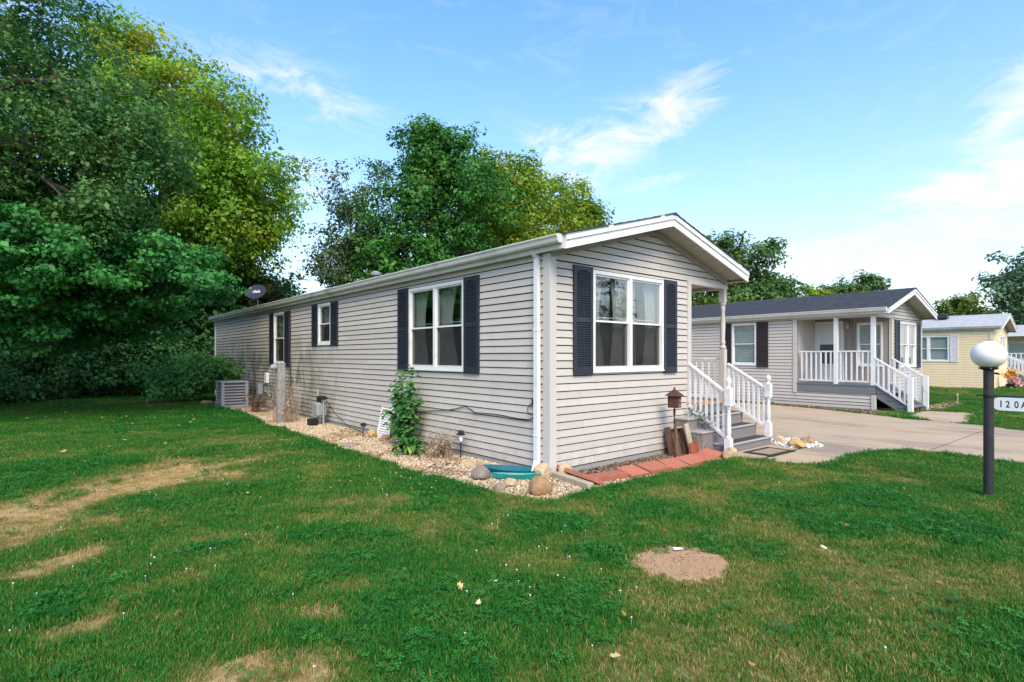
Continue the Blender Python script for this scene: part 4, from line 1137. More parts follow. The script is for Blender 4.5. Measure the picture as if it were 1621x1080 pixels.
# porch post at the outer corner
b = MB(); px, py = 4.80, 0.03; s = .11
b.box(px - s / 2, px + s / 2, py - s / 2, py + s / 2, DECK - .1, 1.78)
turned(b, (px, py, 0), 1.78, 2.70, .050)
b.box(px - s / 2, px + s / 2, py - s / 2, py + s / 2, 2.70, 2.955)
b.build('porch_post', MT['corner'], home, True)
railing(home, (W1 - .04, .09, 1.585), (W1 - .04, 2.40, 1.585), (W1 - .04, .09, .84), (W1 - .04, 2.40, .84), 16, (.05, .96), .05, .04, .03)

# ------------------------------------------------------------------ front steps with two stair rails
st = thing('front_steps', 'grey concrete front steps with white turned stair rails at the gabled porch', 'steps', (3.95, -.45, 0))
def lp(x, y, z): return (x - 3.95, y + .45, z)
def stepbox(name, x0, x1, y0, y1, z0, z1, m, parent=st, bevel=0.0):
    a, c = lp(x0, y0, z0), lp(x1, y1, z1)
    return MB().box(a[0], c[0], a[1], c[1], a[2], c[2]).build(name, MT[m], parent, bevel=bevel)
for i, (x0, y0, y1, z) in enumerate(((3.40, -.86, -.575, .148), (3.02, -.575, -.31, .362), (3.02, -.31, -.036, .566))):
    s_ = stepbox('step', x0, 4.96, y0 + .02, -.036 if i == 2 else y1 + .02, -.10, z - .035, 'steps')
    stepbox('tread', x0 - .015, 4.975, y0, y1 - .001 if i == 2 else y1 + .019, z - .034, z, 'nosing', s_, .008)
    stepbox('tread_carpet', 3.56 if i else 3.62, 4.84, y0 + .05, y1 - .03, z + .001, z + .008, 'treadmat', s_)
for ta, tb, ba, bb, n in ((lp(3.49, -.03, 1.50), lp(3.36, -.80, 1.02), lp(3.49, -.03, .76), lp(3.36, -.80, .27), 7), (lp(4.86, -.04, 1.49), lp(4.92, -.76, 1.04), lp(4.86, -.04, .77), lp(4.92, -.76, .33), 8)):
    railing(st, ta, tb, ba, bb, n, (.03, .95), .062, .045, .036)
p = lp(3.34, -.86, 0); newel(st, p[0], p[1], -.03, 1.285, .105)
p = lp(4.93, -.80, 0); newel(st, p[0], p[1], .148, 1.285, .105)

# ------------------------------------------------------------------ neighbouring home behind the driveway
h2 = thing('mobile_home', 'beige-grey mobile home with charcoal roof and white-railed porch across the driveway', 'mobile home', H2O, H2A)
W2, L2, ZT2, PU, PV, DK2 = 4.27, 14.0, 2.99, 1.40, 2.28, .80
NL = Wall((0, 0, 0), (0, 1, 0), (-1, 0, 0)); NG = Wall((0, 0, 0), (1, 0, 0), (0, -1, 0))
NB = Wall((0, L2, 0), (1, 0, 0), (0, 1, 0)); NR = Wall((W2, 0, 0), (0, 1, 0), (1, 0, 0))
NPB = Wall((PU, 0, 0), (0, 1, 0), (-1, 0, 0)); NPE = Wall((0, PV, 0), (1, 0, 0), (0, -1, 0))
NW = (3.67, 4.60, 1.37, 2.87); GW = (2.10, 3.70, 1.33, 2.80)
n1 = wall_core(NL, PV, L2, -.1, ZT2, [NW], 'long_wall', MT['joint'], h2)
siding(NL, PV + .06, L2, .25, ZT2, [NW], n1, MT['siding2'], joined='siding', seed=2)
siding(NL, 0.06, L2, -.06, .245, [], n1, MT['siding2'], joined='skirting', seed=4)
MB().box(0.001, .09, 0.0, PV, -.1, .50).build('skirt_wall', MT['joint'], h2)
siding(NL, 0.06, PV + .055, .25, .51, [], n1, MT['siding2'], joined='siding', seed=6)
ap2 = ZT2 + .62
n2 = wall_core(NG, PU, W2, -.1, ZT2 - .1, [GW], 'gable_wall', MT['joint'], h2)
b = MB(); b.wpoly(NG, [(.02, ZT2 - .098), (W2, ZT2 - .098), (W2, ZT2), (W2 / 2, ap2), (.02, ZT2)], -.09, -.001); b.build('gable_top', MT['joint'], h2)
siding(NG, PU + .05, W2 - .05, .0, ZT2 - .1, [GW], n2, MT['siding'], joined='siding', seed=3)
siding(NG, 0.06, W2 - .03, .0 + .1094 * 26.5, ZT2, [], n2, MT['siding'], joined='siding', top=(.06, W2 - .06, W2 / 2, ap2), seed=3)
wall_core(NB, 0, W2, -.1, ZT2, [], 'rear_wall', MT['siding2'], h2, top=(0, W2, W2 / 2, ap2))
wall_core(NR, 0, L2, -.1, ZT2, [], 'far_side_wall', MT['siding2'], h2)
gable_roof(h2, W2, -.40, L2 + .25, 3.105, .315, 'shingle', ov=.14)
for a, c in ((-.035, .075), ): MB().box(a, c, -.035, .07, -.1, .50).build('corner_trim', MT['corner'], h2)
MB().box(-.035, 0.0, PV - .02, PV + .11, .47, ZT2 - .02).build('porch_trim', MT['corner'], h2)
MB().box(PU - .035, PU + .075, -.035, .05, .50, ZT2 - .1).build('porch_trim', MT['corner'], h2)
MB().box(W2 - .07, W2 + .03, -.035, .05, -.1, ZT2 - .1).build('corner_trim', MT['corner'], h2)
# porch shell
pb = MB(); vb = MB()
door = (1.42, 2.22, DK2, 2.80); pw = (.22, .97, 1.36, 2.78)
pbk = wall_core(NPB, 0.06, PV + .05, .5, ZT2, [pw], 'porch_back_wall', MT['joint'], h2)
v = 0.07
while v < PV - .02:
    for a, c, e, f in cells(v, min(v + .17, PV - .01), DK2, ZT2 - .02, [pw]): MB().wbox(NPB, a + .004, c - .004, e, f, 0, .014).build('wall_board', MT['board'], pbk)
    v += .172
pe = MB().wbox(NPE, 0.0, PU, .5, ZT2, -.09, 0).build('porch_end_wall', MT['siding2'], h2)
ps = MB().box(PU, PU + .06, 0.05, .058, .5, 2.9)
dk = MB().box(-.03, PU, -.02, PV - .01, .52, DK2 - .035).build('porch_deck', MT['greydeck'], h2)
for i in range(9): MB().box(-.045 + i * .16, -.045 + i * .16 + .154, -.04, PV - .012, DK2 - .033, DK2).build('deck_board', MT['greydeck'], dk)
MB().box(.0, PU, .0, PV, 2.95, 2.97).build('porch_ceiling', MT['soffit'], h2)
MB().box(-.03, .10, -.03, PV - .025, 2.89, 3.0).build('porch_beam', MT['corner'], h2)
MB().box(.102, PU - .037, -.03, .08, 2.89, 2.985).build('porch_beam', MT['corner'], h2)
dr = MB().wbox(NPB, *door, .016, .055).build('entry_door', MT['door'], h2)
b = MB()
for a in ((1.36, 1.42, DK2, 2.86), (2.22, 2.27, DK2, 2.86), (1.42, 2.22, 2.80, 2.86)): b.wbox(NPB, *a, .015, .07)
b.build('door_frame', MT['white'], dr)
MB().wbox(NPB, 1.54, 2.10, 2.13, 2.68, .056, .062).build('pane', MT['blind'], dr)
MB().wbox(NPB, 1.52, 2.12, 1.42, 2.08, .056, .060).build('lower_pane', MT['coil'], dr)
b = MB()
for a in ((1.49, 1.535, 1.38, 2.74), (2.105, 2.15, 1.38, 2.74), (1.535, 2.105, 2.69, 2.74), (1.535, 2.105, 2.085, 2.125), (1.535, 2.105, 1.375, 1.415)): b.wbox(NPB, *a, .056, .072)
b.build('glazing_frame', MT['white'], dr)
window(h2, NPB, *pw, cols=1, screens=False, blind=True)
lt = MB(); lt.lathe([(.02, -.02), (.06, .0), (.075, .03), (.05, .16), (.09, .19), (.02, .25)], (PU - .12, 1.23, 2.60), 10); lt.box(PU - .11, PU - .014, 1.21, 1.25, 2.84, 2.88)
lt.build('porch_light', MT['galv'], h2, True)
for y in (1.08, .04): MB().box(-.01, .10, y - .055, y + .055, DK2, 2.89).build('porch_post', MT['white'], h2)
for ya, yb, n in ((1.15, PV - .06, 7), (.10, 1.02, 6)): railing(h2, (.045, ya, 1.83), (.045, yb, 1.83), (.045, ya, .90), (.045, yb, .90), n, (.08, .92), .05, .045, .04)
window(h2, NL, *NW, cols=1, screens=False, blind=True)
for a in ((3.24, 3.65, 1.29, 2.88), (4.62, 5.02, 1.29, 2.88)): shutter(h2, NL, *a, mt='shutter_brown', slat=.05)
window(h2, NG, *GW, cols=2, screens=False, blind=True)
for a in ((1.66, 2.08, 1.30, 2.84), (3.72, 4.10, 1.28, 2.82)): shutter(h2, NG, *a, slat=.05)
# its wooden stair
s2 = thing('porch_stairs', 'grey wooden stairs with square white rails at the neighbouring porch', 'steps', (H2O[0], H2O[1], H2O[2]), H2A)
for i in range(3):
    z = .60 - i * .20; y = -.06 - i * .27
    MB().box(.02, PU - .03, y - .29, y, z - .04, z).build('tread', MT['greydeck'], s2)
for x in (.04, PU - .10): MB().wpoly(Wall((x, 0, 0), (0, 1, 0), (-1, 0, 0)), [(-.04, .76), (-.04, .42), (-.72, -.02), (-.95, -.02), (-.95, .14)], -.045, 0).build('stringer', MT['greydeck'], s2)
b = MB()
for i in range(4): b.box(.15 + i * .33, .25 + i * .33, -.86, -.82, -.02, .16)
b.build('riser_blocks', MT['brownwood'], s2)
for x in (.0, PU - .02):
    MB().box(x - .06, x + .06, -.98, -.86, -.03, 1.08).build('newel_post', MT['rail'], s2)
    railing(s2, (x, -.02, 1.62), (x, -.87, 1.05), (x, -.02, .86), (x, -.87, .24), 6, (.1, .9), .05, .05, .045)

# ------------------------------------------------------------------ cream home farther along
h3 = thing('mobile_home', 'cream yellow mobile home with pale roof and one white shutter behind the lamp post', 'mobile home', H3O, H3A)
W3, L3, ZT3 = 4.88, 13.0, 3.0
CL = Wall((0, 0, 0), (0, 1, 0), (-1, 0, 0)); CG = Wall((0, 0, 0), (1, 0, 0), (0, -1, 0))
cw = [(1.66, 2.52, 1.42, 2.72), (2.52, 3.30, 1.42, 2.72)]; cg = (2.30, 3.95, 1.40, 2.72)
c1 = wall_core(CL, 0, L3, -.1, ZT3, [(1.66, 3.30, 1.42, 2.72)], 'long_wall', MT['joint3'], h3)
siding(CL, .10, L3, .0, ZT3, [(1.66, 3.30, 1.42, 2.72)], c1, MT['siding3'], joined='siding', pitch=.125, gap=.008)
c2 = wall_core(CG, 0, W3, -.1, ZT3, [cg], 'gable_wall', MT['joint3'], h3, top=(0, W3, W3 / 2, ZT3 + .64))
siding(CG, .10, W3 - .05, .0, ZT3, [cg], c2, MT['siding3'], joined='siding', top=(.1, W3 - .1, W3 / 2, ZT3 + .64), pitch=.125, gap=.008)
wall_core(Wall((0, L3, 0), (1, 0, 0), (0, 1, 0)), 0, W3, -.1, ZT3, [], 'rear_wall', MT['siding3'], h3, top=(0, W3, W3 / 2, ZT3 + .64))
wall_core(Wall((W3, 0, 0), (0, 1, 0), (1, 0, 0)), 0, L3, -.1, ZT3, [], 'far_side_wall', MT['siding3'], h3)
r3, _ = gable_roof(h3, W3, -.35, L3 + .2, 3.12, .27, 'shingle3', ov=.10, course=.3)
b = MB(); b.box(-.035, .11, -.035, -.0005, -.1, ZT3 - .05); b.box(-.035, -.0005, -.0005, .10, -.1, ZT3 - .05); b.build('corner_trim', MT['siding3'], h3)
window(h3, CL, *cw[0], screens=False, blind=True); window(h3, CL, *cw[1], screens=False, blind=True)
shutter(h3, CL, 1.30, 1.62, 1.38, 2.76, 'shutter_white', .06)
window(h3, CG, *cg, cols=2, screens=False, blind=True)
MB().box(1.45, 2.0, 2.0, 2.45, 3.70, 3.88).build('roof_vent', MT['dishgrey'], r3)
MB().tube([(2.44, 3.3, 3.7), (2.44, 3.3, 4.15)], .03, 6).build('vent_pipe', MT['galv'], r3)

# ------------------------------------------------------------------ last home, cut by the frame
H4O, H4A = (43.0, -1.5, -.04), R(0.5)
h4 = thing('mobile_home', 'cream home at the right edge with white stair rail, mostly hidden', 'mobile home', H4O, H4A)
FL = Wall((0, 0, 0), (0, 1, 0), (-1, 0, 0))
fw4 = (1.05, 2.2, 1.45, 2.60)
f1 = wall_core(FL, 0, 8, -.1, 2.9, [fw4], 'long_wall', MT['joint3'], h4)
siding(FL, 0.05, 8, 0, 2.9, [fw4], f1, MT['siding3'], joined='siding', pitch=.14, gap=.008)
wall_core(Wall((0, 0, 0), (1, 0, 0), (0, -1, 0)), 0, 4.9, -.1, 2.9, [], 'gable_wall', MT['siding3'], h4, top=(0, 4.9, 2.45, 3.5))
wall_core(Wall((0, 8, 0), (1, 0, 0), (0, 1, 0)), 0, 4.9, -.1, 2.9, [], 'rear_wall', MT['siding3'], h4, top=(0, 4.9, 2.45, 3.5))
wall_core(Wall((4.9, 0, 0), (0, 1, 0), (1, 0, 0)), 0, 8, -.1, 2.9, [], 'far_side_wall', MT['siding3'], h4)
gable_roof(h4, 4.9, -.35, 8.2, 3.0, .25, 'shingle3', ov=.6, course=.3, gut=False)
window(h4, FL, *fw4, screens=False, blind=True)
MB().box(-1.5, -.02, .2, 4.6, .95, 1.12).build('porch_deck', MT['greydeck'], h4)
MB().box(-1.46, -.02, .25, 4.55, -.1, .945).build('porch_skirt', MT['siding3'], h4)
for y in (.3, 2.4, 4.4): MB().box(-1.48, -1.38, y, y + .1, 1.12, 2.95).build('porch_post', MT['white'], h4)
MB().box(-1.5, -.62, .2, 4.6, 2.95, 3.05).build('porch_roof', MT['white'], h4)
railing(h4, (-1.43, .4, 1.85), (-1.43, 4.4, 1.85), (-1.43, .4, 1.22), (-1.43, 4.4, 1.22), 18, (.02, .98), .05, .05, .05)
s4 = thing('porch_stairs', 'white-railed stairs beside flower pot at the far cream home', 'steps', H4O, H4A)
for i in range(4): MB().box(-2.75, -1.55, 1.75 - i * .3, 2.04 - i * .3, .0, .86 - i * .22).build('step', MT['greydeck'], s4)
for x in (-2.75, -1.55): railing(s4, (x, 2.1, 1.75), (x, .55, .95), (x, 2.1, 1.05), (x, .55, .25), 9, (.05, .95), .06, .12, .07)

# ------------------------------------------------------------------ lamp post with the number board
lamp = thing('lamp_post', 'charcoal lamp post with white globe and hanging number board at the lawn edge', 'lamp post', (3.078, -4.208, 0))
MB().tube([(0, 0, -.1), (0, 0, 1.50)], .050, 20).build('post', MT['post'], lamp, True)
MB().lathe([(.0515, 1.155), (.0535, 1.16), (.0535, 1.192), (.0515, 1.197)], (0, 0, 0), 20).build('arm_clamp', MT['black'], lamp, True)
for a in (200, 320, 80): MB().tube([(.07 * math.cos(R(a)), .07 * math.sin(R(a)), 1.497), (.105 * math.cos(R(a)), .105 * math.sin(R(a)), 1.499)], .006, 6).build('set_screw', MT['galv'], lamp)
b = MB(); b.lathe([(.053, 1.478), (.090, 1.492), (.094, 1.505), (.080, 1.512)], (0, 0, 0), 24); b.build('collar', MT['black'], lamp, True)
prof = [(.168 * math.sin(R(a)), 1.655 - .160 * math.cos(R(a))) for a in (28, 34, 40, 48, 56, 64, 72, 81, 90, 99, 108, 117, 126, 135, 144, 153, 162, 170, 176, 179)]
MB().lathe(prof, (0, 0, 0), 40).build('globe', MT['globe'], lamp, True)
MB().tube([(.0, .115, 1.176), (.0, -.60, 1.176)], .010, 8).build('arm', MT['post'], lamp, True)
b = MB(); b.tube([(.0, -.055, 1.44), (-.01, -.085, 1.437), (-.01, -.105, 1.425)], [.012, .012, .004], 6); b.build('photocell', MT['black'], lamp, True)
SW = Wall((0, 0, 0), (0, -1, 0), (-1, 0, 0))     # board faces the lawn, u runs away from the post
board = MB()
board.wpoly(SW, [(.034, 1.088), (.040, 1.125), (.060, 1.150), (.095, 1.163), (.520, 1.163), (.555, 1.150), (.572, 1.088), (.555, 1.026), (.520, 1.012), (.095, 1.012), (.060, 1.026), (.040, 1.052)], -.006, .006)
board.build('number_board', MT['sign'], lamp)
for u in (.13, .48): MB().tube([SW(u, 1.160, 0), SW(u, 1.178, 0)], .004, 6).build('hook', MT['black'], lamp)
def glyph(ch, u, size, parent, W, z, mt, o=.0065, thick=.0008, sx=1.0, name='digit'):
    cu = bpy.data.curves.new('glyph', 'FONT'); cu.body = ch; cu.size = size; cu.align_x = 'CENTER'; cu.offset = size * .022
    t = bpy.data.objects.new('glyph', cu); COL.objects.link(t)
    bpy.context.view_layer.update()
    me = bpy.data.meshes.new_from_object(t)
    bpy.data.objects.remove(t); bpy.data.curves.remove(cu)
    for v in me.vertices:
        p = W(u + v.co.x * sx, z + v.co.y, o); v.co = p
    me.materials.clear(); me.materials.append(mt); me.name = name
    return link(bpy.data.objects.new(name, me), parent)
for ch, u in (('1', .109), ('2', .168), ('0', .242), ('A', .306)): glyph(ch, u, .108, lamp, SW, 1.050, MT['letter'], sx=.72 if ch != '1' else .8)

# ------------------------------------------------------------------ things along the long wall
ac = thing('air_conditioner', 'grey louvered outdoor air conditioner beside the far end of the long wall', 'air conditioner', (-.70, 14.22, -.03))
s = .40
MB().box(-.50, .50, -.50, .50, -.03, .03).build('pad', MT['concrete'], ac)
MB().box(-.36, .36, -.36, .36, .05, .80).build('coil', MT['coil'], ac)
MB().box(-s - .01, s + .01, -s - .01, s + .01, .80, .86).build('top_cover', MT['acgrey'], ac, bevel=.012)
MB().box(-s, s, -s, s, .03, .09).build('base_pan', MT['acgrey'], ac)
for sx in (-1, 1):
    for sy in (-1, 1): MB().box(*sorted((sx * s, sx * (s - .09))), *sorted((sy * s, sy * (s - .09))), .09, .80).build('corner_panel', MT['acgrey'], ac)
for ax in (0, 1):
    for sg in (-1, 1):
        for i in range(7):
            z = .13 + i * .093
            bb = MB()
            if ax == 0: bb.hexa([(sg * (s - .012), -.31, z), (sg * (s - .05), -.31, z + .035), (sg * (s - .05), .31, z + .035), (sg * (s - .012), .31, z), (sg * (s - .004), -.31, z + .022), (sg * (s - .045), -.31, z + .05), (sg * (s - .045), .31, z + .05), (sg * (s - .004), .31, z + .022)])
            else: bb.hexa([(-.31, sg * (s - .012), z), (-.31, sg * (s - .05), z + .035), (.31, sg * (s - .05), z + .035), (.31, sg * (s - .012), z), (-.31, sg * (s - .004), z + .022), (-.31, sg * (s - .045), z + .05), (.31, sg * (s - .045), z + .05), (.31, sg * (s - .004), z + .022)])
            bb.build('louver', MT['acgrey'], ac)
b = MB(); b.tube([(.40, -.1, .25), (.52, -.15, .22), (.60, -.25, .35), (.67, -.3, .60)], .02, 7); b.build('refrigerant_line', MT['black'], ac, True)
b = MB(); b.box(.52, .66, -1.05, -.85, .45, .78); b.build('disconnect_box', MT['galv'], ac)
MB().tube([(.60, -.95, .45), (.58, -.8, .2), (.45, -.4, .15), (.40, -.3, .2)], .014, 6).build('whip', MT['galv'], ac)

ped = thing('meter_pedestal', 'weathered grey utility pedestal post with round meter overgrown by dry vines', 'utility post', (-.86, 8.80, -.04))
b = MB(); b.box(-.085, .085, -.10, .10, 0, 1.48); b.box(-.095, .095, -.11, .11, 1.48, 1.51); b.build('post', MT['pedestal'], ped, bevel=.008)
b = MB(); b.tube([(-.10, .02, 1.40), (-.20, .02, 1.40)], .075, 14); b.tube([(-.20, .02, 1.40), (-.235, .02, 1.40)], [.068, .05], 14); b.build('meter', MT['galv'], ped, True)
b = MB(); b.tube([(-.05, .15, 0), (-.05, .15, 1.35)], .02, 7); b.build('conduit', MT['galv'], ped, True)

def dry_stems(name, label, loc, n, h, spread_, seed, lean=0.3, cat='dry plant', r0=.005, leaves=0, mt='dry'):
    rg = random.Random(seed); t = thing(name, label, cat, loc); b = MB()
    tips = []
    for i in range(n):
        a = rg.uniform(0, 6.283); d = rg.uniform(0, spread_) * .5; x, y = d * math.cos(a), d * math.sin(a)
        hh = h * rg.uniform(.45, 1.1); la = rg.uniform(0, 6.283); k = hh * rg.uniform(.05, lean)
        pts = [(x, y, -.02)]
        for q in (.35, .7, 1): pts.append((x + math.cos(la) * k * q * q + rg.uniform(-.02, .02), y + math.sin(la) * k * q * q + rg.uniform(-.02, .02), hh * q - (.12 * hh if q == 1 and rg.random() < .4 else 0)))
        b.tube(pts, [r0, r0 * .8, r0 * .6, r0 * .3], 4)
        if rg.random() < .7:
            p = Vector(pts[2]); q = p + Vector((rg.uniform(-.15, .15), rg.uniform(-.15, .15), rg.uniform(.02, .2)))
            b.tube([p, (p + q) / 2 + Vector((0, 0, .02)), q], [r0 * .5, r0 * .4, r0 * .2], 3)
        tips.append(Vector(pts[-1]))
    b.build('stems', MT[mt], t)
    if leaves:
        V, Q = [], []
        for i in range(leaves):
            p = rg.choice(tips) * rg.uniform(.25, 1) + Vector((rg.uniform(-.08, .08), rg.uniform(-.08, .08), rg.uniform(-.02, .06)))
            p.z = max(p.z, .01); u = Vector((rg.uniform(-1, 1), rg.uniform(-1, 1), rg.uniform(-1, .6))).normalized() * .045; v = u.cross(Vector((rg.uniform(-1, 1), rg.uniform(-1, 1), 1))).normalized() * .018
            k0 = len(V); V += [p - u, p + v, p + u, p - v]; Q.append((k0, k0 + 1, k0 + 2, k0 + 3))
        me = mesh_np('dry_leaves', np.array([tuple(q) for q in V]), np.array(Q), MT[mt]); link(bpy.data.objects.new('dry_leaves', me), t)['kind'] = 'stuff'
    return t
dry_stems('dry_vine', 'tangle of dry brown vine stems climbing the utility pedestal', (-.80, 8.62, -.04), 46, 1.15, .75, 3, .35, leaves=90)
dry_stems('dry_vine', 'tall bare stalks between pedestal and wall', (-.50, 9.05, -.04), 18, 1.25, .35, 4, .2)
dry_stems('dry_shrub', 'low dark dead shrub between air conditioner and pedestal', (-.55, 11.9, -.04), 60, .55, .7, 5, .7, leaves=260, mt='brownwood')
dry_stems('dry_shrub', 'brown dried flower clump behind the hosta', (-.38, 2.15, -.04), 70, .42, .45, 6, .7, leaves=240)
dry_stems('dry_stalks', 'few pale bent stalks rising from dried clump', (-.30, 2.35, -.04), 12, .95, .35, 7, .55, r0=.004)
dry_stems('dry_stalks', 'pale dead stems beside the concrete front steps', (2.98, -.42, -.04), 16, .55, .35, 8, .6, r0=.005)

gm = thing('gas_meter', 'grey-green gas meter with regulator pipes against the siding', 'gas meter', (-.25, 7.80, -.04))
b = MB(); b.tube([(.0, -.26, 0), (.0, -.26, .62), (.0, -.10, .68)], .022, 8); b.tube([(.06, .26, 0), (.06, .26, .85)], .026, 8); b.tube([(.0, .10, .66), (.06, .26, .58)], .022, 8); b.build('pipes', MT['galv'], gm, True)
b = MB(); b.box(-.14, .12, -.20, .14, .22, .55); b.build('meter_case', MT['galv'], gm, bevel=.03)
b = MB(); b.tube([(-.02, -.10, .55), (-.02, -.10, .70)], .035, 10); b.tube([(-.02, .05, .55), (-.02, .05, .70)], .035, 10); b.lathe([(.02, .62), (.09, .64), (.095, .68), (.03, .72)], (0, -.26, 0), 12); b.build('regulator', MT['black'], gm, True)
b = MB(); b.tube([(.08, .26, .72), (.10, -.10, .64), (.12, -.7, .30), (.12, -1.4, .08), (.10, -2.2, .03)], .009, 5); b.build('ground_wire', MT['black'], gm)
bx = MB(); bx.box(-.10, .10, -.09, .09, 0, .17); bx.box(-.075, .075, -.094, -.09, .03, .13)
o = bx.build('utility_box', MT['black'], None, bevel=.008); o.location = (-.46, 7.70, -.04); tag(o, 'small black box on the gravel in front of gas meter', 'box')

vp = thing('skirting_vent', 'white louvered vent panel leaning on the siding behind the sapling', 'vent panel', (-.13, 4.74, -.03), 0)
vp.rotation_euler = (0, R(12), R(0))
b = MB(); b.box(-.02, .02, -.24, -.215, 0, .66); b.box(-.02, .02, .215, .24, 0, .66); b.box(-.02, .02, -.215, .215, 0, .03); b.box(-.02, .02, -.215, .215, .63, .66); b.box(.012, .018, -.215, .215, .03, .63); b.build('frame', MT['white'], vp)
me = MB().hexa([(-.018, -.215, 0), (.012, -.215, .018), (.012, .215, .018), (-.018, .215, 0), (-.018, -.215, .012), (.012, -.215, .040), (.012, .215, .040), (-.018, .215, .012)]).mesh('vent_slat', MT['white'])
for i in range(12): rep(me, 'vent_slat', vp, (0, 0, .04 + i * .049))

def path_light(label, x, y, h=.34, rz=0, tilt=0):
    t = thing('path_light', label, 'garden light', (x, y, -.04), rz, 'solar lights in the gravel bed'); t.rotation_euler = (tilt, 0, rz)
    MB().tube([(0, 0, -.05), (0, 0, h * .62)], .010, 7).build('stake', MT['black'], t)
    MB().lathe([(.022, h * .60), (.030, h * .64), (.046, h * .84)], (0, 0, 0), 12).build('lens', MT['globe'] if h > .3 else MT['galv'], t, True)
    MB().lathe([(.075, h * .845), (.080, h * .86), (.050, h * .90), (.048, h * .95), (.040, h)], (0, 0, 0), 14).build('cap', MT['black'], t, True)
path_light('black solar path light standing in gravel left of downspout', -.16, 1.92, .46)
path_light('short black solar light near golden rock', -.36, 5.15, .30, 0, R(6))

def rock(label, x, y, rx, ry, rz, mt, z=-.04, seed=0, rot=0.0, group=None):
    bm = bmesh.new(); bmesh.ops.create_icosphere(bm, subdivisions=4, radius=1.0)
    rg = np.random.default_rng(seed); K = rg.normal(size=(5, 3)) * 1.3; K2 = rg.normal(size=(6, 3)) * 5; PH = rg.uniform(0, 6.28, 5)
    cuts = [Vector(rg.normal(size=3)).normalized() for _ in range(11)]; cd = rg.uniform(.58, .92, 11)
    for v in bm.verts:
        p = v.co.copy()
        for c, d in zip(cuts, cd):
            q = p.dot(c)
            if q > d: p -= c * (q - d) * .8
        pa = np.array(p); n_ = float(np.sin(K @ pa * 1.4 + PH).sum()) * .05 + float(np.sin(K2 @ pa + PH[0]).sum()) * .012
        p *= 1 + n_
        v.co = (p.x * rx * .9, p.y * ry * .9, p.z * rz * .9)
    me = bpy.data.meshes.new('rock'); bm.to_mesh(me); bm.free(); me.materials.append(MT[mt])
    for p in me.polygons: p.use_smooth = True
    o = link(bpy.data.objects.new('rock', me)); o.location = (x, y, z + rz * .55); o.rotation_euler = (0, 0, rot)
    return tag(o, label, 'rock', group)
rock('large grey-brown rock in gravel left of turquoise trays', -.80, .52, .20, .15, .13, 'rock_grey', seed=1, rot=.8)
rock('small tan rock in front of turquoise trays', -.80, -.10, .12, .10, .09, 'rock_tan', seed=2)
rock('small grey rock at gravel edge by lawn', -1.02, -.15, .12, .09, .06, 'rock_grey', seed=3)
rock('round rust-tan rock at the gravel corner near lawn', -.78, -.62, .18, .16, .15, 'rock_rust', seed=24)
rock('tan rock under the downspout outlet', -.16, -.02, .14, .13, .15, 'rock_tan', seed=5)
rock('tan rock tight against the corner trim', .17, -.14, .12, .11, .13, 'rock_tan', seed=6)
rock('golden rock beside white vent panel', -.22, 4.98, .13, .13, .13, 'rock_gold', seed=7)
rock('small brown rock at the foot of white vent panel', -.24, 4.42, .12, .10, .08, 'rock_rust', seed=9)
rock('flat reddish rock at gravel edge', -1.30, 1.45, .16, .12, .05, 'rock_rust', seed=10, rot=1.2)
rock('flat grey rock in gravel left of sapling', -1.05, 4.20, .17, .12, .05, 'rock_grey', seed=11)
rock('pale round rock at the foot of left newel post', 3.16, -.98, .15, .14, .14, 'rock_tan', seed=12)
rock('golden brown rock on the white pebbles by walkway', 4.93, -1.32, .19, .16, .11, 'rock_gold', z=0, seed=13)
rock('rust brown rock behind golden one on white pebbles', 5.33, -1.35, .16, .14, .12, 'rock_rust', z=0, seed=14)
rock('tan rock close to right newel post on white pebbles', 5.06, -.95, .15, .12, .10, 'rock_tan', z=0, seed=15)
rock('pale tan rock at back of white pebbles', 5.50, -1.05, .14, .11, .08, 'rock_tan', z=0, seed=16)
rock('orange stone at the far end of gravel bed', -1.25, 15.4, .25, .2, .13, 'rock_rust', seed=17)

def splash_tray(label, mt, loc, rz, L, Wd, h, tiltx=0):
    """long plastic scoop: pointed ends, raised rims"""
    prof = [(-.5, .12), (-.40, .62), (-.15, .95), (.10, 1.0), (.35, .75), (.5, .22)]
    V, F = [], []
    for (t, w) in prof:
        x = t * L; w = w * Wd / 2; zz = .25 * h * (abs(t) * 2) ** 2
        V += [(x, -w, zz + h), (x, -w * .78, zz + h * .95), (x, -w * .55, zz + h * .20), (x, w * .55, zz + h * .20), (x, w * .78, zz + h * .95), (x, w, zz + h), (x, w * .62, zz), (x, -w * .62, zz)]
    n = 8
    for i in range(len(prof) - 1):
        for j in range(n): F.append((i * n + j, i * n + (j + 1) % n, (i + 1) * n + (j + 1) % n, (i + 1) * n + j))
    F += [tuple(range(n))[::-1], tuple(range((len(prof) - 1) * n, len(prof) * n))]
    b = MB(); b.add(V, F); o = b.build('splash_tray', MT[mt], None, bevel=.004)
    o.location = loc; o.rotation_euler = (tiltx, 0, rz)
    return tag(o, label, 'plastic tray')
splash_tray('blue-teal plastic scoop lying against the wall behind the turquoise one', 'blue', (-.33, .42, -.03), R(-60), .92, .26, .085, R(5))
splash_tray('bright turquoise plastic scoop in front, nearest the lawn', 'teal', (-.46, .14, -.03), R(-42), .72, .22, .07, R(-5))

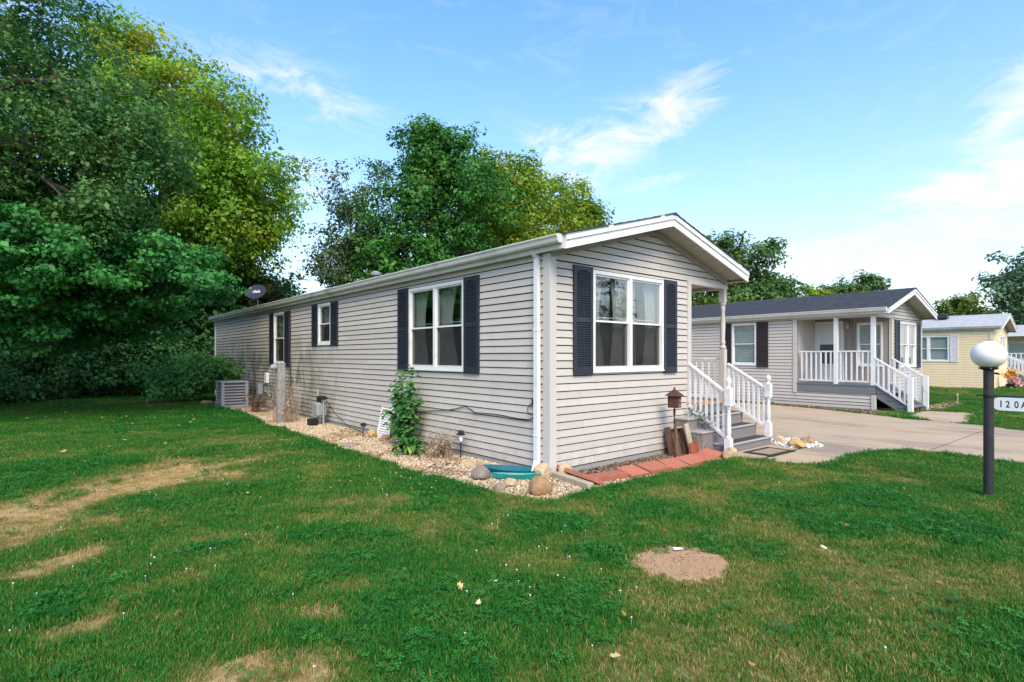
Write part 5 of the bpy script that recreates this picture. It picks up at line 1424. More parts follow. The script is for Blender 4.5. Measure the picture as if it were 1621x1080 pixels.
# sapling, hosta
def leaf_cloud(P, N, L, Wd, droop=0.25, rg=RNG):
    """folded diamond leaves at P facing N"""
    n = len(P)
    N = N / np.linalg.norm(N, axis=1, keepdims=True)
    T = rg.normal(size=(n, 3)); T[:, 2] -= droop * 2
    A = T - (T * N).sum(1, keepdims=True) * N; A /= np.linalg.norm(A, axis=1, keepdims=True) + 1e-9
    B = np.cross(N, A)
    L = L[:, None]; Wd = Wd[:, None]
    V = np.stack([P - A * L * .5, P + B * Wd * .5 + N * Wd * .18 + A * L * .05, P + A * L * .5, P - B * Wd * .5 + N * Wd * .18 + A * L * .05], 1)
    return V.reshape(-1, 3), np.arange(4 * n).reshape(n, 4)

MT['leaf_sap'] = leaf_mat('sapling_leaf', (0.022, 0.100, 0.022), (0.100, 0.280, 0.055), trans=.3)
MT['leaf_hosta'] = leaf_mat('hosta_leaf', (0.03, 0.13, 0.02), (0.16, 0.30, 0.03), trans=.3)
MT['hosta_green'] = mat('hosta_green', (0.045, 0.15, 0.025), .45, .4, 14); MT['hosta_yellow'] = mat('hosta_yellow', (0.26, 0.27, 0.03), .5, .4, 10)
sap = thing('sapling', 'young leafy maple sapling growing in gravel under the double window', 'sapling', (-.30, 3.45, -.04))
b = MB(); rg = random.Random(3); nodes_ = []
for (dx, dy, h) in ((0.0, .16, 1.36), (-.05, -.24, 1.46), (.05, .26, .95), (-.15, .05, 1.0), (-.10, .22, 1.15), (.0, -.34, .85), (-.2, .30, .62), (-.15, -.05, .75), (-.1, -.28, 1.1)):
    pts = [(0, 0, -.05), (dx * .35 + rg.uniform(-.02, .02), dy * .4, h * .35), (dx * .8, dy * .85 + rg.uniform(-.03, .03), h * .7), (dx, dy, h)]
    b.tube(pts, [.012, .009, .006, .003], 5)
    for q in np.linspace(.22, 1, 16):
        i = min(2, int(q * 3)); f = q * 3 - i; nodes_.append((Vector(pts[i]).lerp(Vector(pts[i + 1]), f), q))
b.build('stem', MT['bark'], sap)
P, N, LL = [], [], []
for p, q in nodes_:
    for _ in range(6):
        d = Vector((rg.uniform(-1, 1), rg.uniform(-1, 1), rg.uniform(-.3, .6))).normalized(); r_ = rg.uniform(.03, .20) * (1.2 - .5 * q)
        P.append(p + d * r_); N.append((d.x * .5 - .3, d.y * .5 - .2, .9)); LL.append(rg.uniform(.07, .12))
P, N, LL = np.array([tuple(v) for v in P]), np.array(N), np.array(LL)
V, Q = leaf_cloud(P, N, LL, LL * .85)
me = mesh_np('leaves', V, Q, MT['leaf_sap'], RNG.uniform(0, 1, len(Q))); link(bpy.data.objects.new('foliage', me), sap)['kind'] = 'stuff'

hs = thing('hosta', 'low hosta with striped green and yellowing leaves at foot of sapling', 'hosta', (-.58, 2.82, -.04))
def hosta_leaf():
    V, F = [], []; n = 6
    for i in range(n + 1):
        t = i / n; w = .055 * math.sin(math.pi * min(1, t * .93 + .07)) ** .8; x = t * .30; z = .16 * math.sin(t * 2.2) - .10 * t * t
        V += [(x, -w, z + .012), (x, 0, z), (x, w, z + .012)]
    for i in range(n):
        for j in (0, 1): a = i * 3 + j; F.append((a, a + 1, a + 4, a + 3))
    me = bpy.data.meshes.new('leaf'); me.from_pydata(V, [], F)
    for p in me.polygons: p.use_smooth = True
    return me
hg = hosta_leaf(); hg.materials.append(MT['hosta_green']); hy = hosta_leaf(); hy.materials.append(MT['hosta_yellow'])
for i in range(46):
    a = rg.uniform(0, 6.283); s_ = rg.uniform(.65, 1.15)
    o = rep(hy if (i % 7 == 0) else hg, 'leaf', hs, (.04 * math.cos(a), .05 * math.sin(a), rg.uniform(.0, .10)), (0, R(rg.uniform(-30, 25)), a), (s_, s_, s_))
    if i % 7 == 0: o['label'] = 'yellowed hosta leaf'

# ------------------------------------------------------------------ front bed: edging, timber, birdhouse, boards
def edging(label, mt, x, y, z, L, Wd, T, rz, rx=0, ry=0, scallops=4):
    """concrete lawn edging block: wavy top edge, flat back"""
    pts = [(-L / 2, -Wd / 2), (L / 2, -Wd / 2)]
    n = scallops
    for k in range(n):
        for a in range(0, 181, 30):
            r_ = L / n / 2; pts.append((L / 2 - (2 * k + 1) * r_ + r_ * math.cos(R(a)), Wd / 2 + .85 * r_ * math.sin(R(a))))
    pts.append((-L / 2, Wd / 2)) if False else None
    b = MB(); b.poly(pts, -T / 2, T / 2)
    o = b.build('edging_block', MT[mt], None); o.location = (x, y, z); o.rotation_euler = (rx, ry, rz)
    return tag(o, label, 'edging block', 'red edging blocks round the front bed')
def brick(label, mt, x, y, z, L, Wd, T, rz, rx=0, ry=0, name='edging_block', cat='edging block', group='red edging blocks round the front bed'):
    b = MB(); b.box(-L / 2, L / 2, -Wd / 2, Wd / 2, -T / 2, T / 2); o = b.build(name, MT[mt], None, bevel=.006)
    o.location = (x, y, z); o.rotation_euler = (rx, ry, rz); return tag(o, label, cat, group)
brick('salmon block leaning on weathered timber at the house corner', 'brick', .13, -.42, .04, .82, .13, .06, R(-97), R(-25), R(3))
brick('short weathered timber lying at the house corner', 'weather', -.06, -.48, -.01, .80, .11, .10, R(-101), 0, 0, 'timber', 'timber', None)
brick('plain salmon block lying flat between leaning block and scalloped ones', 'brick', .44, -.66, .0, .60, .20, .10, R(-8))
XS = [(0.97, -.70, 2), (1.40, -.74, -8), (1.835, -.80, -4), (2.265, -.83, -7), (2.69, -.86, 3), (3.0, -.74, 12)]
NM = ['first', 'second', 'third', 'fourth', 'fifth', 'sixth']
for i, (x, y, a) in enumerate(XS):
    edging('%s scalloped salmon edging block from the flat one towards the steps' % NM[i], 'brick', x, y, .0 + (.0, .014, .004, .018, .008, .02)[i], .405, .27, .055, R(a), R((14, 9, 16, 11, 15, 10)[i]), R((2, -2, 1, -3, 2, -4)[i]))
for i, (x, y, a) in enumerate(((2.98, -.47, -20), (3.22, -.52, 10))):
    edging('dark red upright scalloped block against the steps, %s one' % ('left' if i == 0 else 'right'), 'brickdark', x, y, .05, .26, .20, .055, R(a), R(82), 0, 3)

bh = thing('birdhouse_lantern', 'rusty little birdhouse lantern on an iron stake before the gable wall', 'lantern', (2.56, -.33, -.05), R(12))
b = MB(); b.box(-.085, .085, -.085, .085, .84, 1.035); b.build('box', MT['rust'], bh, bevel=.006)
b = MB(); b.add([(-.125, -.125, 1.035), (.125, -.125, 1.035), (.125, .125, 1.035), (-.125, .125, 1.035), (0, 0, 1.155)], [(3, 2, 1, 0), (0, 1, 4), (1, 2, 4), (2, 3, 4), (3, 0, 4)]); b.lathe([(.012, 1.14), (.018, 1.16), (.006, 1.18)], (0, 0, 0), 8); b.build('roof', MT['rust'], bh)
b = MB()
for i in range(7):
    a = i * .9; b.tube([(.025 * math.cos(a) - .0, -.090, .92 + .035 * math.sin(a)), (.05 * math.cos(a), -.089, .92 + .065 * math.sin(a))], .006, 4)
b.build('cutwork', MT['weather'], bh)
b = MB(); b.tube([(0, 0, -.15), (0, 0, .84)], .011, 7)
for sg in (-1, 1): b.tube([(0, 0, .70), (sg * .04, 0, .72), (sg * .045, 0, .78), (sg * .02, 0, .82)], .006, 5); b.tube([(0, 0, .64), (sg * .035, 0, .63), (sg * .04, 0, .60), (sg * .015, 0, .59)], .007, 5)
b.build('stake', MT['rust'], bh)

cr = thing('leaning_crate', 'old wooden crate frame leaning on the wall next to the steps', 'crate', (2.80, -.26, -.05), R(-6))
cr.rotation_euler = (R(-14), 0, R(-6))
for nm, m, bx in (('side_board', 'brownwood', (-.17, -.14, -.06, .06, 0, .50)), ('side_board', 'brownwood', (.16, .19, -.06, .06, 0, .46)), ('top_board', 'weather', (-.14, .16, -.06, .06, .46, .49)), ('back_board', 'brownwood', (-.14, .16, .045, .06, .0, .46))):
    MB().box(*bx).build(nm, MT[m], cr)
pl = MB().box(-.055, .055, -.015, .015, 0, .56).build('leaning_board', MT['weather'], None, bevel=.003); pl.location = (2.93, -.45, -.05); pl.rotation_euler = (R(-12), R(-5), R(-8)); tag(pl, 'pale weathered board leaning in front of the old crate', 'board')
pl = MB().box(-.035, .035, -.015, .015, 0, .52).build('leaning_board', MT['brownwood'], None); pl.location = (2.62, -.36, -.05); pl.rotation_euler = (R(-8), R(4), R(5)); tag(pl, 'narrow brown board standing behind the birdhouse stake', 'board')

ar = thing('artificial_spray', 'faded artificial flower spray tied to the left stair rail', 'flower spray', (3.40, -.42, .52))
V, Q, T = [], [], []
P = RNG.normal(size=(130, 3)) * np.array([.07, .16, .06]); P[:, 2] += -P[:, 1] * -.62
V, Q = leaf_cloud(P, RNG.normal(size=(130, 3)) + np.array([-.5, -.5, .5]), RNG.uniform(.06, .13, 130), RNG.uniform(.02, .05, 130))
MT['spray'] = leaf_mat('faded_silk_leaf', (0.06, 0.09, 0.05), (0.50, 0.52, 0.47), trans=.2)
link(bpy.data.objects.new('silk_leaves', mesh_np('silk_leaves', V, Q, MT['spray'], RNG.random(130))), ar)['kind'] = 'stuff'
b = MB()
for i in range(7): b.tube([(0, -.15 + i * .05, .0 + (-.15 + i * .05) * .62), (rg.uniform(-.05, .05), -.15 + i * .05, .12 + (-.15 + i * .05) * .62)], .004, 4)
b.build('wire_stems', MT['brownwood'], ar)

dm = thing('door_mat', 'black-bordered door mat with worn tan centre before the steps', 'door mat', (4.05, -1.22, .006), R(-2))
MB().box(-.42, .42, -.25, .25, 0, .010).build('border', MT['doormat_edge'], dm)
MB().box(-.31, .31, -.155, .155, .0102, .014).build('field', MT['doormat'], dm)

# satellite dish and roof vent
ds = thing('satellite_dish', 'dark grey satellite dish on the far roof edge of the near home', 'satellite dish', (.30, 14.95, za1(.30) + .03))
b = MB(); b.tube([(0, 0, 0), (0, 0, .22), (-.06, -.06, .36)], .022, 8); b.box(-.10, .10, -.07, .07, -.01, .02); b.build('mast', MT['galv'], ds)
rot_ = Matrix.Translation((-.06, -.08, .50)) @ Vector((-.55, -.55, .45)).to_track_quat('Z', 'Y').to_matrix().to_4x4()
b = MB(); V, F = [], []
for k in range(6):
    rr = .36 * k / 5
    for j in range(24): V.append(rot_ @ Vector((rr * math.cos(j * .2618), rr * .86 * math.sin(j * .2618), .35 * rr * rr)))
for k in range(5):
    for j in range(24): F.append((k * 24 + j, k * 24 + (j + 1) % 24, (k + 1) * 24 + (j + 1) % 24, (k + 1) * 24 + j))
m2 = len(V)
V += [p - (rot_.to_3x3() @ Vector((0, 0, .012))) for p in V[:]]
F += [tuple(m2 + i for i in f)[::-1] for f in F[:]] + [(120 + j, 120 + (j + 1) % 24, m2 + 120 + (j + 1) % 24, m2 + 120 + j) for j in range(24)]
b.add(V, F); b.build('reflector', MT['dishgrey'], ds, True)
b = MB(); tip = rot_ @ Vector((0, -.18, .42)); b.tube([rot_ @ Vector((0, -.30, .03)), tip], .014, 6); b.tube([tip, rot_ @ Vector((0, -.08, .36))], [.04, .03], 8); b.build('feed_arm', MT['galv'], ds)
class Tilt:
    def __init__(s, m): s.m = m
    def __call__(s, u, z, o): return s.m @ Vector((u, z, o))
glyph('dish', 0.0, .17, ds, Tilt(rot_), -.03, MT['sign'], o=.022, name='lettering')
rv = MB(); rv.lathe([(.05, 0), (.05, .12), (.14, .14), (.15, .20), (.06, .25)], (0, 0, 0), 12); o = rv.build('roof_vent', MT['galv'], roof1, True); o.location = (1.15, 7.6, za1(1.15) + .02)

# scrap and fallen leaves on the lawn
o = MB().add([(-.035, -.02, 0), (.035, -.025, .004), (.04, .02, .0), (-.03, .022, .006), (-.03, -.018, .003), (.03, -.02, .007), (.035, .018, .003), (-.025, .02, .009)], [(0, 3, 2, 1), (4, 5, 6, 7), (0, 1, 5, 4), (1, 2, 6, 5), (2, 3, 7, 6), (3, 0, 4, 7)]).build('paper_scrap', MT['scrap'], None)
o.location = (-1.30, -2.86, .020); o.scale = (1.15, 1.0, 1); o.rotation_euler = (0, 0, R(-30)); tag(o, 'white scrap of paper on the bare dirt patch', 'litter')
def fallen_leaf(k):
    V, F = [(0, 0, .006)], []
    rg = random.Random(k); n = 14
    for i in range(n):
        a = 6.283 * i / n; rr = (.05 if i % 2 else .036) * rg.uniform(.8, 1.2); V.append((rr * math.cos(a), rr * .8 * math.sin(a), rg.uniform(.0, .022)))
    for i in range(n): F.append((0, 1 + i, 1 + (i + 1) % n))
    me = bpy.data.meshes.new('fallen_leaf_%d' % k); me.from_pydata(V, [], F); me.materials.append(MT['deadleaf']); return me
MT['deadleaf'] = inst_mat('dead_leaf', [(0.30, 0.12, 0.05), (0.45, 0.26, 0.10), (0.55, 0.42, 0.20), (0.62, 0.52, 0.34)], var=.15)
LP = [(-2.91, -2.4), (-3.14, -2.31), (-3.2, -2.6), (-3.79, 10.29), (-3.86, 11.89), (-4.09, 11.19), (-3.54, 1.44), (-3.68, 6.33), (3.6, -2.9), (-0.38, -3.66), (0.43, -3.57), (-2.54, -4.09), (-0.52, -4.47), (0.26, -4.77), (-2.6, -3.31), (-3.02, -3.58), (2.2, -3.65)]
ex = RNG.uniform((-6, 5), (-1.6, 18), (46, 2)); LPs = np.concatenate([np.array(LP), ex]); n = len(LPs)
tag(scatter('fallen_leaves', np.column_stack([LPs, np.full(n, .035)]), np.column_stack([RNG.normal(0, .3, n), RNG.normal(0, .3, n), RNG.uniform(0, 6.28, n)]), np.concatenate([RNG.uniform(.4, .65, len(LP)), RNG.uniform(.6, 1.1, 46)]), RNG.random(n), [fallen_leaf(k) for k in range(4)], RNG.integers(0, 4, n)), 'a few dry brown leaves fallen on the lawn', 'leaves')

# potted yellow flowers and small flag by the far cream home
fp = thing('flower_pot', 'dark pot with yellow and pink artificial flowers at cream home corner', 'flower pot', (30.9, -1.0, -.03))
MB().lathe([(.16, 0), (.22, .25), (.23, .30), (.19, .30)], (0, 0, 0), 12).build('pot', MT['black'], fp, True)
for nm, mt, cx, cy, cz, r_, k in (('yellow_flowers', 'orange', .1, .0, .75, .30, 120), ('pink_flowers', 'pink', -.15, -.1, .45, .25, 80), ('pink_flowers', 'pink', .55, -.1, .35, .22, 80)):
    P = RNG.normal(size=(k, 3)) * r_ * .5 + np.array([cx, cy, cz]); V, Q = leaf_cloud(P, RNG.normal(size=(k, 3)), RNG.uniform(.10, .2, k), RNG.uniform(.08, .14, k))
    link(bpy.data.objects.new(nm, mesh_np(nm, V, Q, MT[mt])), fp)['kind'] = 'stuff'
sk = MB(); sk.tube([(0, 0, 0), (0, 0, .42)], .015, 5); sk.bar((-.12, 0, .36), (.12, 0, .36), .02, .05); o = sk.build('marker_stake', MT['weather'], None); o.location = (17.6, -1.3, 0); tag(o, 'small wooden stake on the lawn before the cream home', 'stake')

# ------------------------------------------------------------------ trees
def limb(b, a, c, r0, r1, rg, sag=.12, n=6):
    a, c = Vector(a), Vector(c); L = (c - a).length; pts, rs = [], []
    for i in range(5):
        t = i / 4; p = a.lerp(c, t); j = L * .05 * (1 if 0 < i < 4 else 0)
        pts.append(p + Vector((rg.uniform(-j, j), rg.uniform(-j, j), L * sag * math.sin(math.pi * t)))); rs.append(r0 + (r1 - r0) * t)
    b.tube(pts, rs, n)
    return pts

def tree(name, label, base, ells, leaf, n_leaves, mt, bark='bark', trunk=.25, clump=.75, per=110, seed=1, twigs=26, fork=.45, cat='tree', group=None, shell=.55, flat=1.0, aspect=.62, lowest=.2, bough=7):
    """trunk and limbs that reach into the crown; leaves in clumps spread through the crown's lobes"""
    rg = random.Random(seed); ng = np.random.default_rng(seed)
    t = thing(name, label, cat, base, 0, group)
    B = np.array(base); E = np.array(ells, float); E[:, :3] -= B
    vol = E[:, 3] * E[:, 4] * E[:, 5]; w = vol ** .75; w /= w.sum()
    nc = max(6, int(n_leaves / per)); nb = max(5, nc // bough)
    bp = ng.choice(len(E), nb, p=w)
    d = ng.normal(size=(nb, 3)); d /= np.linalg.norm(d, axis=1, keepdims=True)
    rad = shell + (1 - shell) * ng.random(nb) ** .7; rad = np.where(ng.random(nb) < .18, ng.random(nb) * shell, rad)
    BC = E[bp, :3] + d * E[bp, 3:6] * rad[:, None] * ng.uniform(.70, .92, (nb, 1))
    ob = ng.integers(0, nb, nc); pick = bp[ob]
    br = np.minimum(E[bp, 3], E[bp, 5])[ob] * .55
    C = BC[ob] + np.clip(ng.normal(size=(nc, 3)), -1.5, 1.5) * br[:, None] * np.array([.8, .8, .55])
    C[:, 2] = np.maximum(C[:, 2], lowest + ng.random(nc) * .4)
    btint = ng.normal(0, .14, nb)
    b = MB(); top = E[:, 2].max(); cx, cy = (E[:, 0] * w).sum(), (E[:, 1] * w).sum()
    zlow = max(.8, (E[:, 2] - E[:, 5]).min()); zf = zlow + (top - zlow) * fork
    k = zf / max(top, .1)
    tp = [(0, 0, -.15), (cx * .1, cy * .1, zf * .35), (cx * .35, cy * .35, zf * .7), (cx * .6, cy * .6, zf)]
    b.tube(tp, [trunk * 1.25, trunk * .95, trunk * .8, trunk * .6], 9)
    order = np.argsort(-vol)
    for i in order:
        a = Vector(tp[rg.choice((1, 2, 3))]).lerp(Vector(tp[3]), rg.uniform(0, 1)); c = Vector(E[i, :3]) + Vector((0, 0, E[i, 5] * .35))
        pts = limb(b, a, c, trunk * .45, trunk * .10, rg)
        own = np.where(pick == i)[0]
        for j in own[:max(2, int(twigs * len(own) / nc) + 1)]:
            limb(b, pts[rg.choice((2, 3, 4))], C[j], trunk * .14, trunk * .03, rg, .05, 5)
    b.build('trunk', MT[bark], t, True)
    cl = clump * ng.uniform(.65, 1.3, nc); m = np.maximum(8, (per * (cl / clump) ** 2).astype(int))
    own = np.repeat(np.arange(nc), m); n = len(own)
    dd = ng.normal(size=(n, 3)); dd /= np.linalg.norm(dd, axis=1, keepdims=True)
    rr = ng.random(n) ** .45
    P = C[own] + dd * (rr * cl[own])[:, None] * np.array([1, 1, .72 * flat])
    out = (P - E[pick[own], :3]) / E[pick[own], 3:6]
    N = dd * .55 + out * .35 + np.array([0, 0, .75]) + ng.normal(size=(n, 3)) * .55
    L = leaf * np.exp(ng.normal(-.05, .32, n))
    P[:, 2] = np.maximum(P[:, 2], .04)
    V, Q = leaf_cloud(P, N, L, L * aspect, .35, ng)
    ct = ng.normal(0, .15, nc) + btint[ob]
    tint = np.clip(.45 + ct[own] + ng.normal(0, .17, n), 0, 1)
    o = link(bpy.data.objects.new('crown', mesh_np('crown', V, Q, MT[mt], tint)), t); o['kind'] = 'stuff'
    return t

MT['lf_oak'] = leaf_mat('oak_leaf', (0.030, 0.115, 0.030), (0.160, 0.340, 0.085), (0.11, 0.15, 0.03), .15, .8)
MT['lf_maple'] = leaf_mat('turning_maple_leaf', (0.100, 0.255, 0.022), (0.300, 0.510, 0.050), (0.52, 0.48, 0.030), .29, .30, .42)
MT['lf_under'] = leaf_mat('linden_leaf', (0.020, 0.130, 0.030), (0.095, 0.360, 0.070), trans=.3)
MT['lf_back'] = leaf_mat('shade_tree_leaf', (0.022, 0.105, 0.028), (0.115, 0.300, 0.075), trans=.25)
MT['lf_cedar'] = leaf_mat('cedar_spray', (0.018, 0.036, 0.010), (0.10, 0.095, 0.018), trans=.15)
MT['lf_sparse'] = leaf_mat('grey_green_leaf', (0.045, 0.095, 0.042), (0.160, 0.250, 0.105), trans=.3)
MT['lf_dark'] = leaf_mat('deep_green_leaf', (0.022, 0.115, 0.022), (0.110, 0.320, 0.050), (0.14, 0.19, 0.02), .12, .5, .35)
MT['lf_yell'] = leaf_mat('yellow_green_leaf', (0.095, 0.220, 0.018), (0.330, 0.480, 0.045), (0.52, 0.46, 0.025), .34, .4, .4)
MT['lf_far'] = leaf_mat('far_green_leaf', (0.045, 0.115, 0.030), (0.170, 0.300, 0.080), (0.16, 0.19, 0.03), .2, .2, .35)
MT['lf_round'] = leaf_mat('bright_round_tree_leaf', (0.050, 0.105, 0.014), (0.18, 0.26, 0.030), trans=.35)
MT['lf_blue'] = leaf_mat('blue_green_leaf', (0.050, 0.120, 0.060), (0.170, 0.290, 0.140), trans=.3)
MT['lf_bush'] = leaf_mat('bush_leaf', (0.055, 0.200, 0.045), (0.200, 0.460, 0.110), trans=.3)
MT['lf_spruce'] = leaf_mat('spruce_needles', (0.004, 0.016, 0.010), (0.018, 0.045, 0.026), trans=.05)

tree('oak_tree', 'big dark green oak filling the upper left corner', (-9.2, 12.6, 0),
     [(-5.8, 11.9, 9.39, 1.5, 1.5, 1.5), (-5.1, 11.4, 7.58, 1.9, 1.9, 1.7), (-5.83, 11.41, 6.05, 1.89, 1.89, 1.6), (-3.75, 10.95, 6.56, 1.0, 1.0, 1.2), (-7.46, 13.46, 8.79, 3.02, 3.02, 3.17), (-7.11, 13.17, 5.6, 2.71, 2.71, 2.0), (-4.7, 11.11, 5.1, 1.6, 1.6, 0.9), (-9.5, 12.5, 7.5, 3, 3, 3.4)],
     .098, 150000, 'lf_oak', trunk=.38, clump=.48, per=105, seed=4, twigs=60)
tree('maple_tree', 'tall maple turning yellow-green behind the oak, left of the home', (-1.9, 23.0, 0),
     [(-3.05, 24.4, 15.2, 1.5, 1.5, 1.4), (-1.6, 23.1, 13.6, 2.2, 2.2, 2.0), (.15, 21.7, 12.1, 2.1, 2.1, 2.1), (1.35, 20.7, 9.3, 1.8, 1.8, 2.4), (-.38, 22.2, 9.0, 3.2, 3.2, 2.9), (-1.8, 23.4, 11.6, 2.6, 2.6, 2.6), (.72, 21.25, 6.7, 2.4, 2.4, 1.74), (1.8, 20.3, 6.8, 1.0, 1.0, 1.2)],
     .165, 92000, 'lf_maple', trunk=.42, clump=.66, per=80, seed=5, twigs=60)
tree('linden_tree', 'low spreading dark green tree hanging over the left lawn', (-8.4, 14.8, 0),
     [(-5.5, 11.13, 4.2, 2.03, 2.03, 1.25), (-3.79, 11.65, 3.75, 2.0, 2.0, 1.15), (-2.3, 13.2, 3.4, 1.11, 1.11, 0.93), (-5.52, 13.12, 2.9, 2.44, 2.44, 1.1), (-3.36, 13.91, 2.7, 2.0, 2.0, .95), (-7.6, 13.4, 3.6, 2.4, 2.4, 1.7)],
     .112, 78000, 'lf_under', trunk=.24, clump=.45, per=95, seed=6, twigs=50, flat=.55, aspect=.72, lowest=1.2)
for i, (lab, base, ells, n, sd) in enumerate((
    ('dark shade tree deep in the left treeline', (-6.4, 27.0, 0), [(-6.11, 27.5, 4.6, 3.8, 2.6, 3.5), (-6.6, 26.5, 8, 3, 2.5, 2.5), (-9.5, 25, 4, 3, 3, 3.5)], 26000, 7),
    ('dark shade tree behind the clipped lawn edge, mid left', (-2.9, 26.3, 0), [(-2.92, 26.68, 4.5, 3.9, 2.6, 3.6), (-3.5, 25.5, 8.2, 2.5, 2.5, 2.2)], 24000, 8),
    ('dark shade tree behind the far end of the near home', (.6, 24.6, 0), [(-.37, 23.6, 5.2, 2.6, 1.6, 3.2), (1.2, 24.5, 4.0, 2.4, 2.0, 2.6), (2.8, 24.8, 3.6, 2.4, 2, 2.2)], 26000, 9))):
    tree('shade_tree', lab, base, ells, .22, n, 'lf_back', trunk=.25, clump=.85, per=80, seed=sd, twigs=24, group='dark trees of the left treeline')
BR = [('dark thicket bush at the left picture edge', (-8.6, 18.8, 0), 1.9, 2.6), ('dark thicket bush left of the lawn end', (-6.6, 20.6, 0), 1.3, 1.3), ('dark thicket bush at the middle of lawn end', (-4.9, 21.6, 0), 1.3, 2.7),
      ('dark thicket bush right of the lawn end middle', (-3.0, 21.4, 0), 1.2, 1.1), ('tall dark thicket bush at the rear of near home', (-1.0, 21.4, 0), 1.6, 2.9), ('tall thicket bush far back left', (-7.2, 23.0, 0), 2.4, 4.2), ('tall thicket bush far back middle', (-4.2, 23.6, 0), 2.2, 4.4), ('tall thicket bush far back right', (-1.8, 23.6, 0), 2.0, 4.2), ('thicket bush outside the left frame', (-11, 17, 0), 2.4, 3.4)]
for i, (lab, base, r_, h) in enumerate(BR):
    tree('thicket_bush', lab, base, [(base[0], base[1], h * .62, r_, r_ * .8, h * .62), (base[0] + r_ * .4, base[1] - .3, h * .45, r_ * .6, r_ * .6, h * .45), (base[0] - r_ * .5, base[1], h * .4, r_ * .6, r_ * .6, h * .4)], (.13 if h < 4 else .17), int(4500 + 2600 * h), 'lf_back', trunk=.06, clump=.46, per=60, seed=30 + i, twigs=16, cat='bush', group='bushes along the treeline', lowest=.1)
tree('round_bush', 'rounded green bush beside the grey air conditioner', (-1.35, 16.9, 0),
     [(-1.5, 16.9, .95, 1.15, 1.0, .75), (-.75, 16.6, 1.0, .8, .8, .72), (-2.2, 17.2, .6, .7, .7, .5)], .11, 17000, 'lf_bush', trunk=.06, clump=.36, per=70, seed=50, twigs=24, cat='bush', lowest=.12)
tree('cedar_tree', 'dark bronze cedar behind the far roof end', (2.3, 22.4, 0), [(2.2, 22.2, 2.6, 1.5, 1.4, 2.4), (2.1, 21.9, 4.6, 1.1, 1.1, 1.6), (2.15, 22.0, 6.0, .5, .5, .8)], .14, 16000, 'lf_cedar', trunk=.16, clump=.45, per=70, seed=51, flat=.7, aspect=.35)
tree('sparse_tree', 'thin airy tree with open pale branches behind the home roof', (7.2, 23.6, 0),
     [(7.19, 23.31, 9.61, 1.74, 1.74, 2.61), (8.81, 23.24, 11.13, 1.15, 1.15, 1.44), (6.05, 22.96, 6.49, 1.61, 1.61, 1.35), (5.29, 23.62, 6.15, 1.08, 1.08, 1.21), (7.77, 22.82, 7.35, 1.74, 1.74, 1.74)], .17, 9500, 'lf_sparse', 'barkpale', .15, .65, 42, 52, 130)
tree('dark_tree', 'tallest deep green tree behind the middle of the roof', (10.8, 20.4, 0),
     [(10.68, 20.33, 12.3, 2.2, 2.2, 1.8), (9.62, 21.23, 9.96, 2.7, 2.7, 2.5), (12.31, 20.26, 10.05, 3.1, 3.1, 3.1), (8.7, 22.02, 6.83, 2.26, 2.26, 2.09), (11.21, 19.88, 6.3, 3.8, 3.4, 2.3), (10.4, 20.51, 13.6, 1.25, 1.25, .8)], .19, 56000, 'lf_dark', trunk=.34, clump=.68, per=70, seed=53, twigs=60)
tree('yellow_tree', 'yellow-green rounded tree behind the near end of the roof', (17.0, 21.5, 0),
     [(16.42, 21.2, 12.05, 2.7, 2.7, 2.1), (15.67, 21.8, 8.9, 3.5, 3.2, 2.76), (18.07, 20.6, 10.67, 2.5, 2.5, 2.3), (17.38, 20.9, 12.8, 1.4, 1.4, 1.1), (18.6, 20.9, 8.0, 2.4, 2.3, 1.8)], .20, 44000, 'lf_yell', trunk=.32, clump=.72, per=70, seed=54, twigs=40)
tree('yellow_tree', 'smaller olive-green tree right of the yellow-green one above the gable', (25.4, 23.8, 0),
     [(25.61, 23.36, 13.4, 2.1, 2.1, 2.0), (24.69, 24.16, 10.61, 2.68, 2.5, 2.2), (26.43, 22.67, 12.0, 1.46, 1.46, 1.2), (25.4, 23.5, 8, 3, 2.6, 2.6)], .26, 16000, 'lf_yell', trunk=.3, clump=.9, per=75, seed=55, twigs=36)
tree('far_tree', 'green tree rising behind the neighbouring charcoal roof near the porch post', (38.9, 17.4, 0),
     [(38.91, 17.28, 9.8, 2.3, 2.3, 1.9), (40.82, 15.65, 8.9, 2.2, 2.2, 2.1), (36.56, 17.97, 7.59, 2.09, 2.09, 2.09), (37.17, 18.77, 10.5, 1.1, 1.1, 1.1), (42.99, 15.12, 7.5, 1.6, 1.6, 1.5), (39.52, 16.76, 6.5, 4.3, 4, 2.2), (38, 17, 4, 4.5, 4, 2.5)], .30, 26000, 'lf_far', trunk=.32, clump=.95, per=75, seed=56, twigs=50)
tree('far_tree', 'low bright green tree seen through the porch opening', (30.0, 15.6, 0), [(29.64, 14.9, 5.2, 1.9, 1.8, 1.2), (31, 15.6, 4.6, 2, 1.8, 1.6), (28.9, 16.2, 4.2, 2, 1.8, 1.6)], .26, 9000, 'lf_round', trunk=.2, clump=.7, per=70, seed=57)
tree('far_tree', 'small yellowing tree beyond the middle of charcoal roof', (61.2, 19.3, 0), [(61.25, 19.25, 8.6, 1.5, 1.4, 1.3), (61, 19.2, 6.5, 2.2, 2, 2)], .32, 3200, 'lf_yell', trunk=.2, clump=.8, per=60, seed=58)
tree('far_tree', 'wide airy tree beyond the charcoal roof ridge', (66.4, 17.5, 0), [(66.4, 17.49, 9.3, 3.2, 3.0, 1.5), (67.69, 16.38, 10.0, 1.8, 1.8, 1.1), (69.3, 15, 9.0, 2, 2, .9), (65, 18, 7.5, 4, 3, 2)], .36, 7000, 'lf_far', trunk=.25, clump=.9, per=50, seed=59)
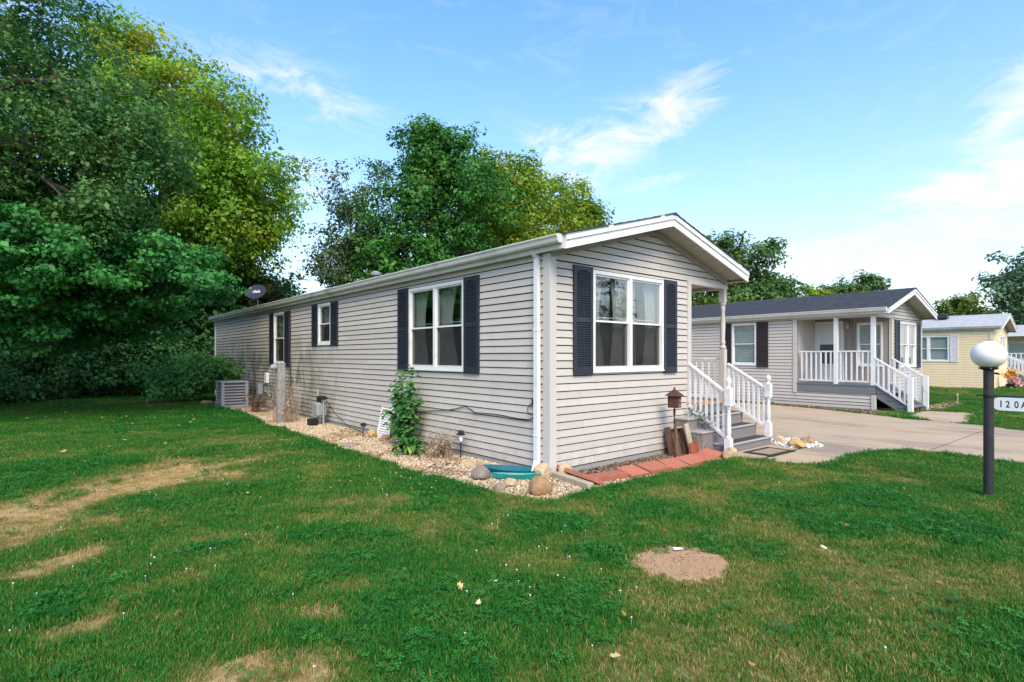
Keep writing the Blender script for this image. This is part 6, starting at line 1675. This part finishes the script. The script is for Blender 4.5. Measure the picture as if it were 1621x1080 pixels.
tree('far_tree', 'broad bright green tree crown above the pale roof of cream home', (79.4, 9.2, 0), [(79.41, 9.01, 7.1, 4.2, 3.8, 2.0), (77.0, 11.0, 6.4, 3.4, 3.0, 1.9), (81.8, 7.0, 6.5, 2.9, 2.7, 1.8), (79, 9, 4, 6.5, 5, 2.4)], .38, 14000, 'lf_round', trunk=.3, clump=.9, per=65, seed=60)
tree('far_tree', 'tall blue-green tree at the right picture edge', (63.2, 1.9, 0), [(62.6, 2.2, 7.6, 2.0, 2.0, 2.3), (64.2, .9, 8.9, 3.2, 3.2, 3.3), (63.4, 1.6, 5.0, 2.3, 2.3, 2.0), (66, 0, 7, 3.5, 3.5, 3.5)], .34, 17000, 'lf_blue', trunk=.35, clump=.9, per=55, seed=61, twigs=60)
tree('far_tree', 'dim green tree between cream home and the last home', (58, 7.5, 0), [(58, 7.5, 4.0, 3.0, 2.6, 2.2), (56, 9.5, 3.6, 3, 2.6, 2)], .34, 6000, 'lf_far', trunk=.2, clump=.8, per=60, seed=62)

def spruce(label, base, h, r_, seed):
    t = thing('spruce_tree', label, 'tree', base); ng = np.random.default_rng(seed)
    MB().tube([(0, 0, -.1), (0, 0, h * .6), (0, 0, h)], [.18, .10, .02], 8).build('trunk', MT['bark'], t)
    P, N = [], []
    for k in range(260):
        z = h * (.06 + .94 * ng.random() ** 1.2); rr = r_ * (1 - z / h) ** .85 * ng.uniform(.75, 1.1); a = ng.uniform(0, 6.283)
        m = 34; s_ = ng.random(m) ** .7
        q = np.stack([np.cos(a) * rr * s_, np.sin(a) * rr * s_, z - .28 * rr * s_ + .1 * rr * s_ ** 2], -1) + ng.normal(0, .05 + .05 * rr, (m, 3)) * np.array([1, 1, .5])
        P.append(q); N.append(np.tile([0, 0, 1.], (m, 1)) + ng.normal(0, .4, (m, 3)))
    P, N = np.concatenate(P), np.concatenate(N); n = len(P)
    V, Q = leaf_cloud(P, N, ng.uniform(.14, .26, n), np.full(n, .06), .3, ng)
    link(bpy.data.objects.new('crown', mesh_np('crown', V, Q, MT['lf_spruce'], ng.random(n))), t)['kind'] = 'stuff'
spruce('dark pointed spruce across the street, mirrored in the gable window', (16.6, -12.4, 0), 9.5, 2.3, 70)
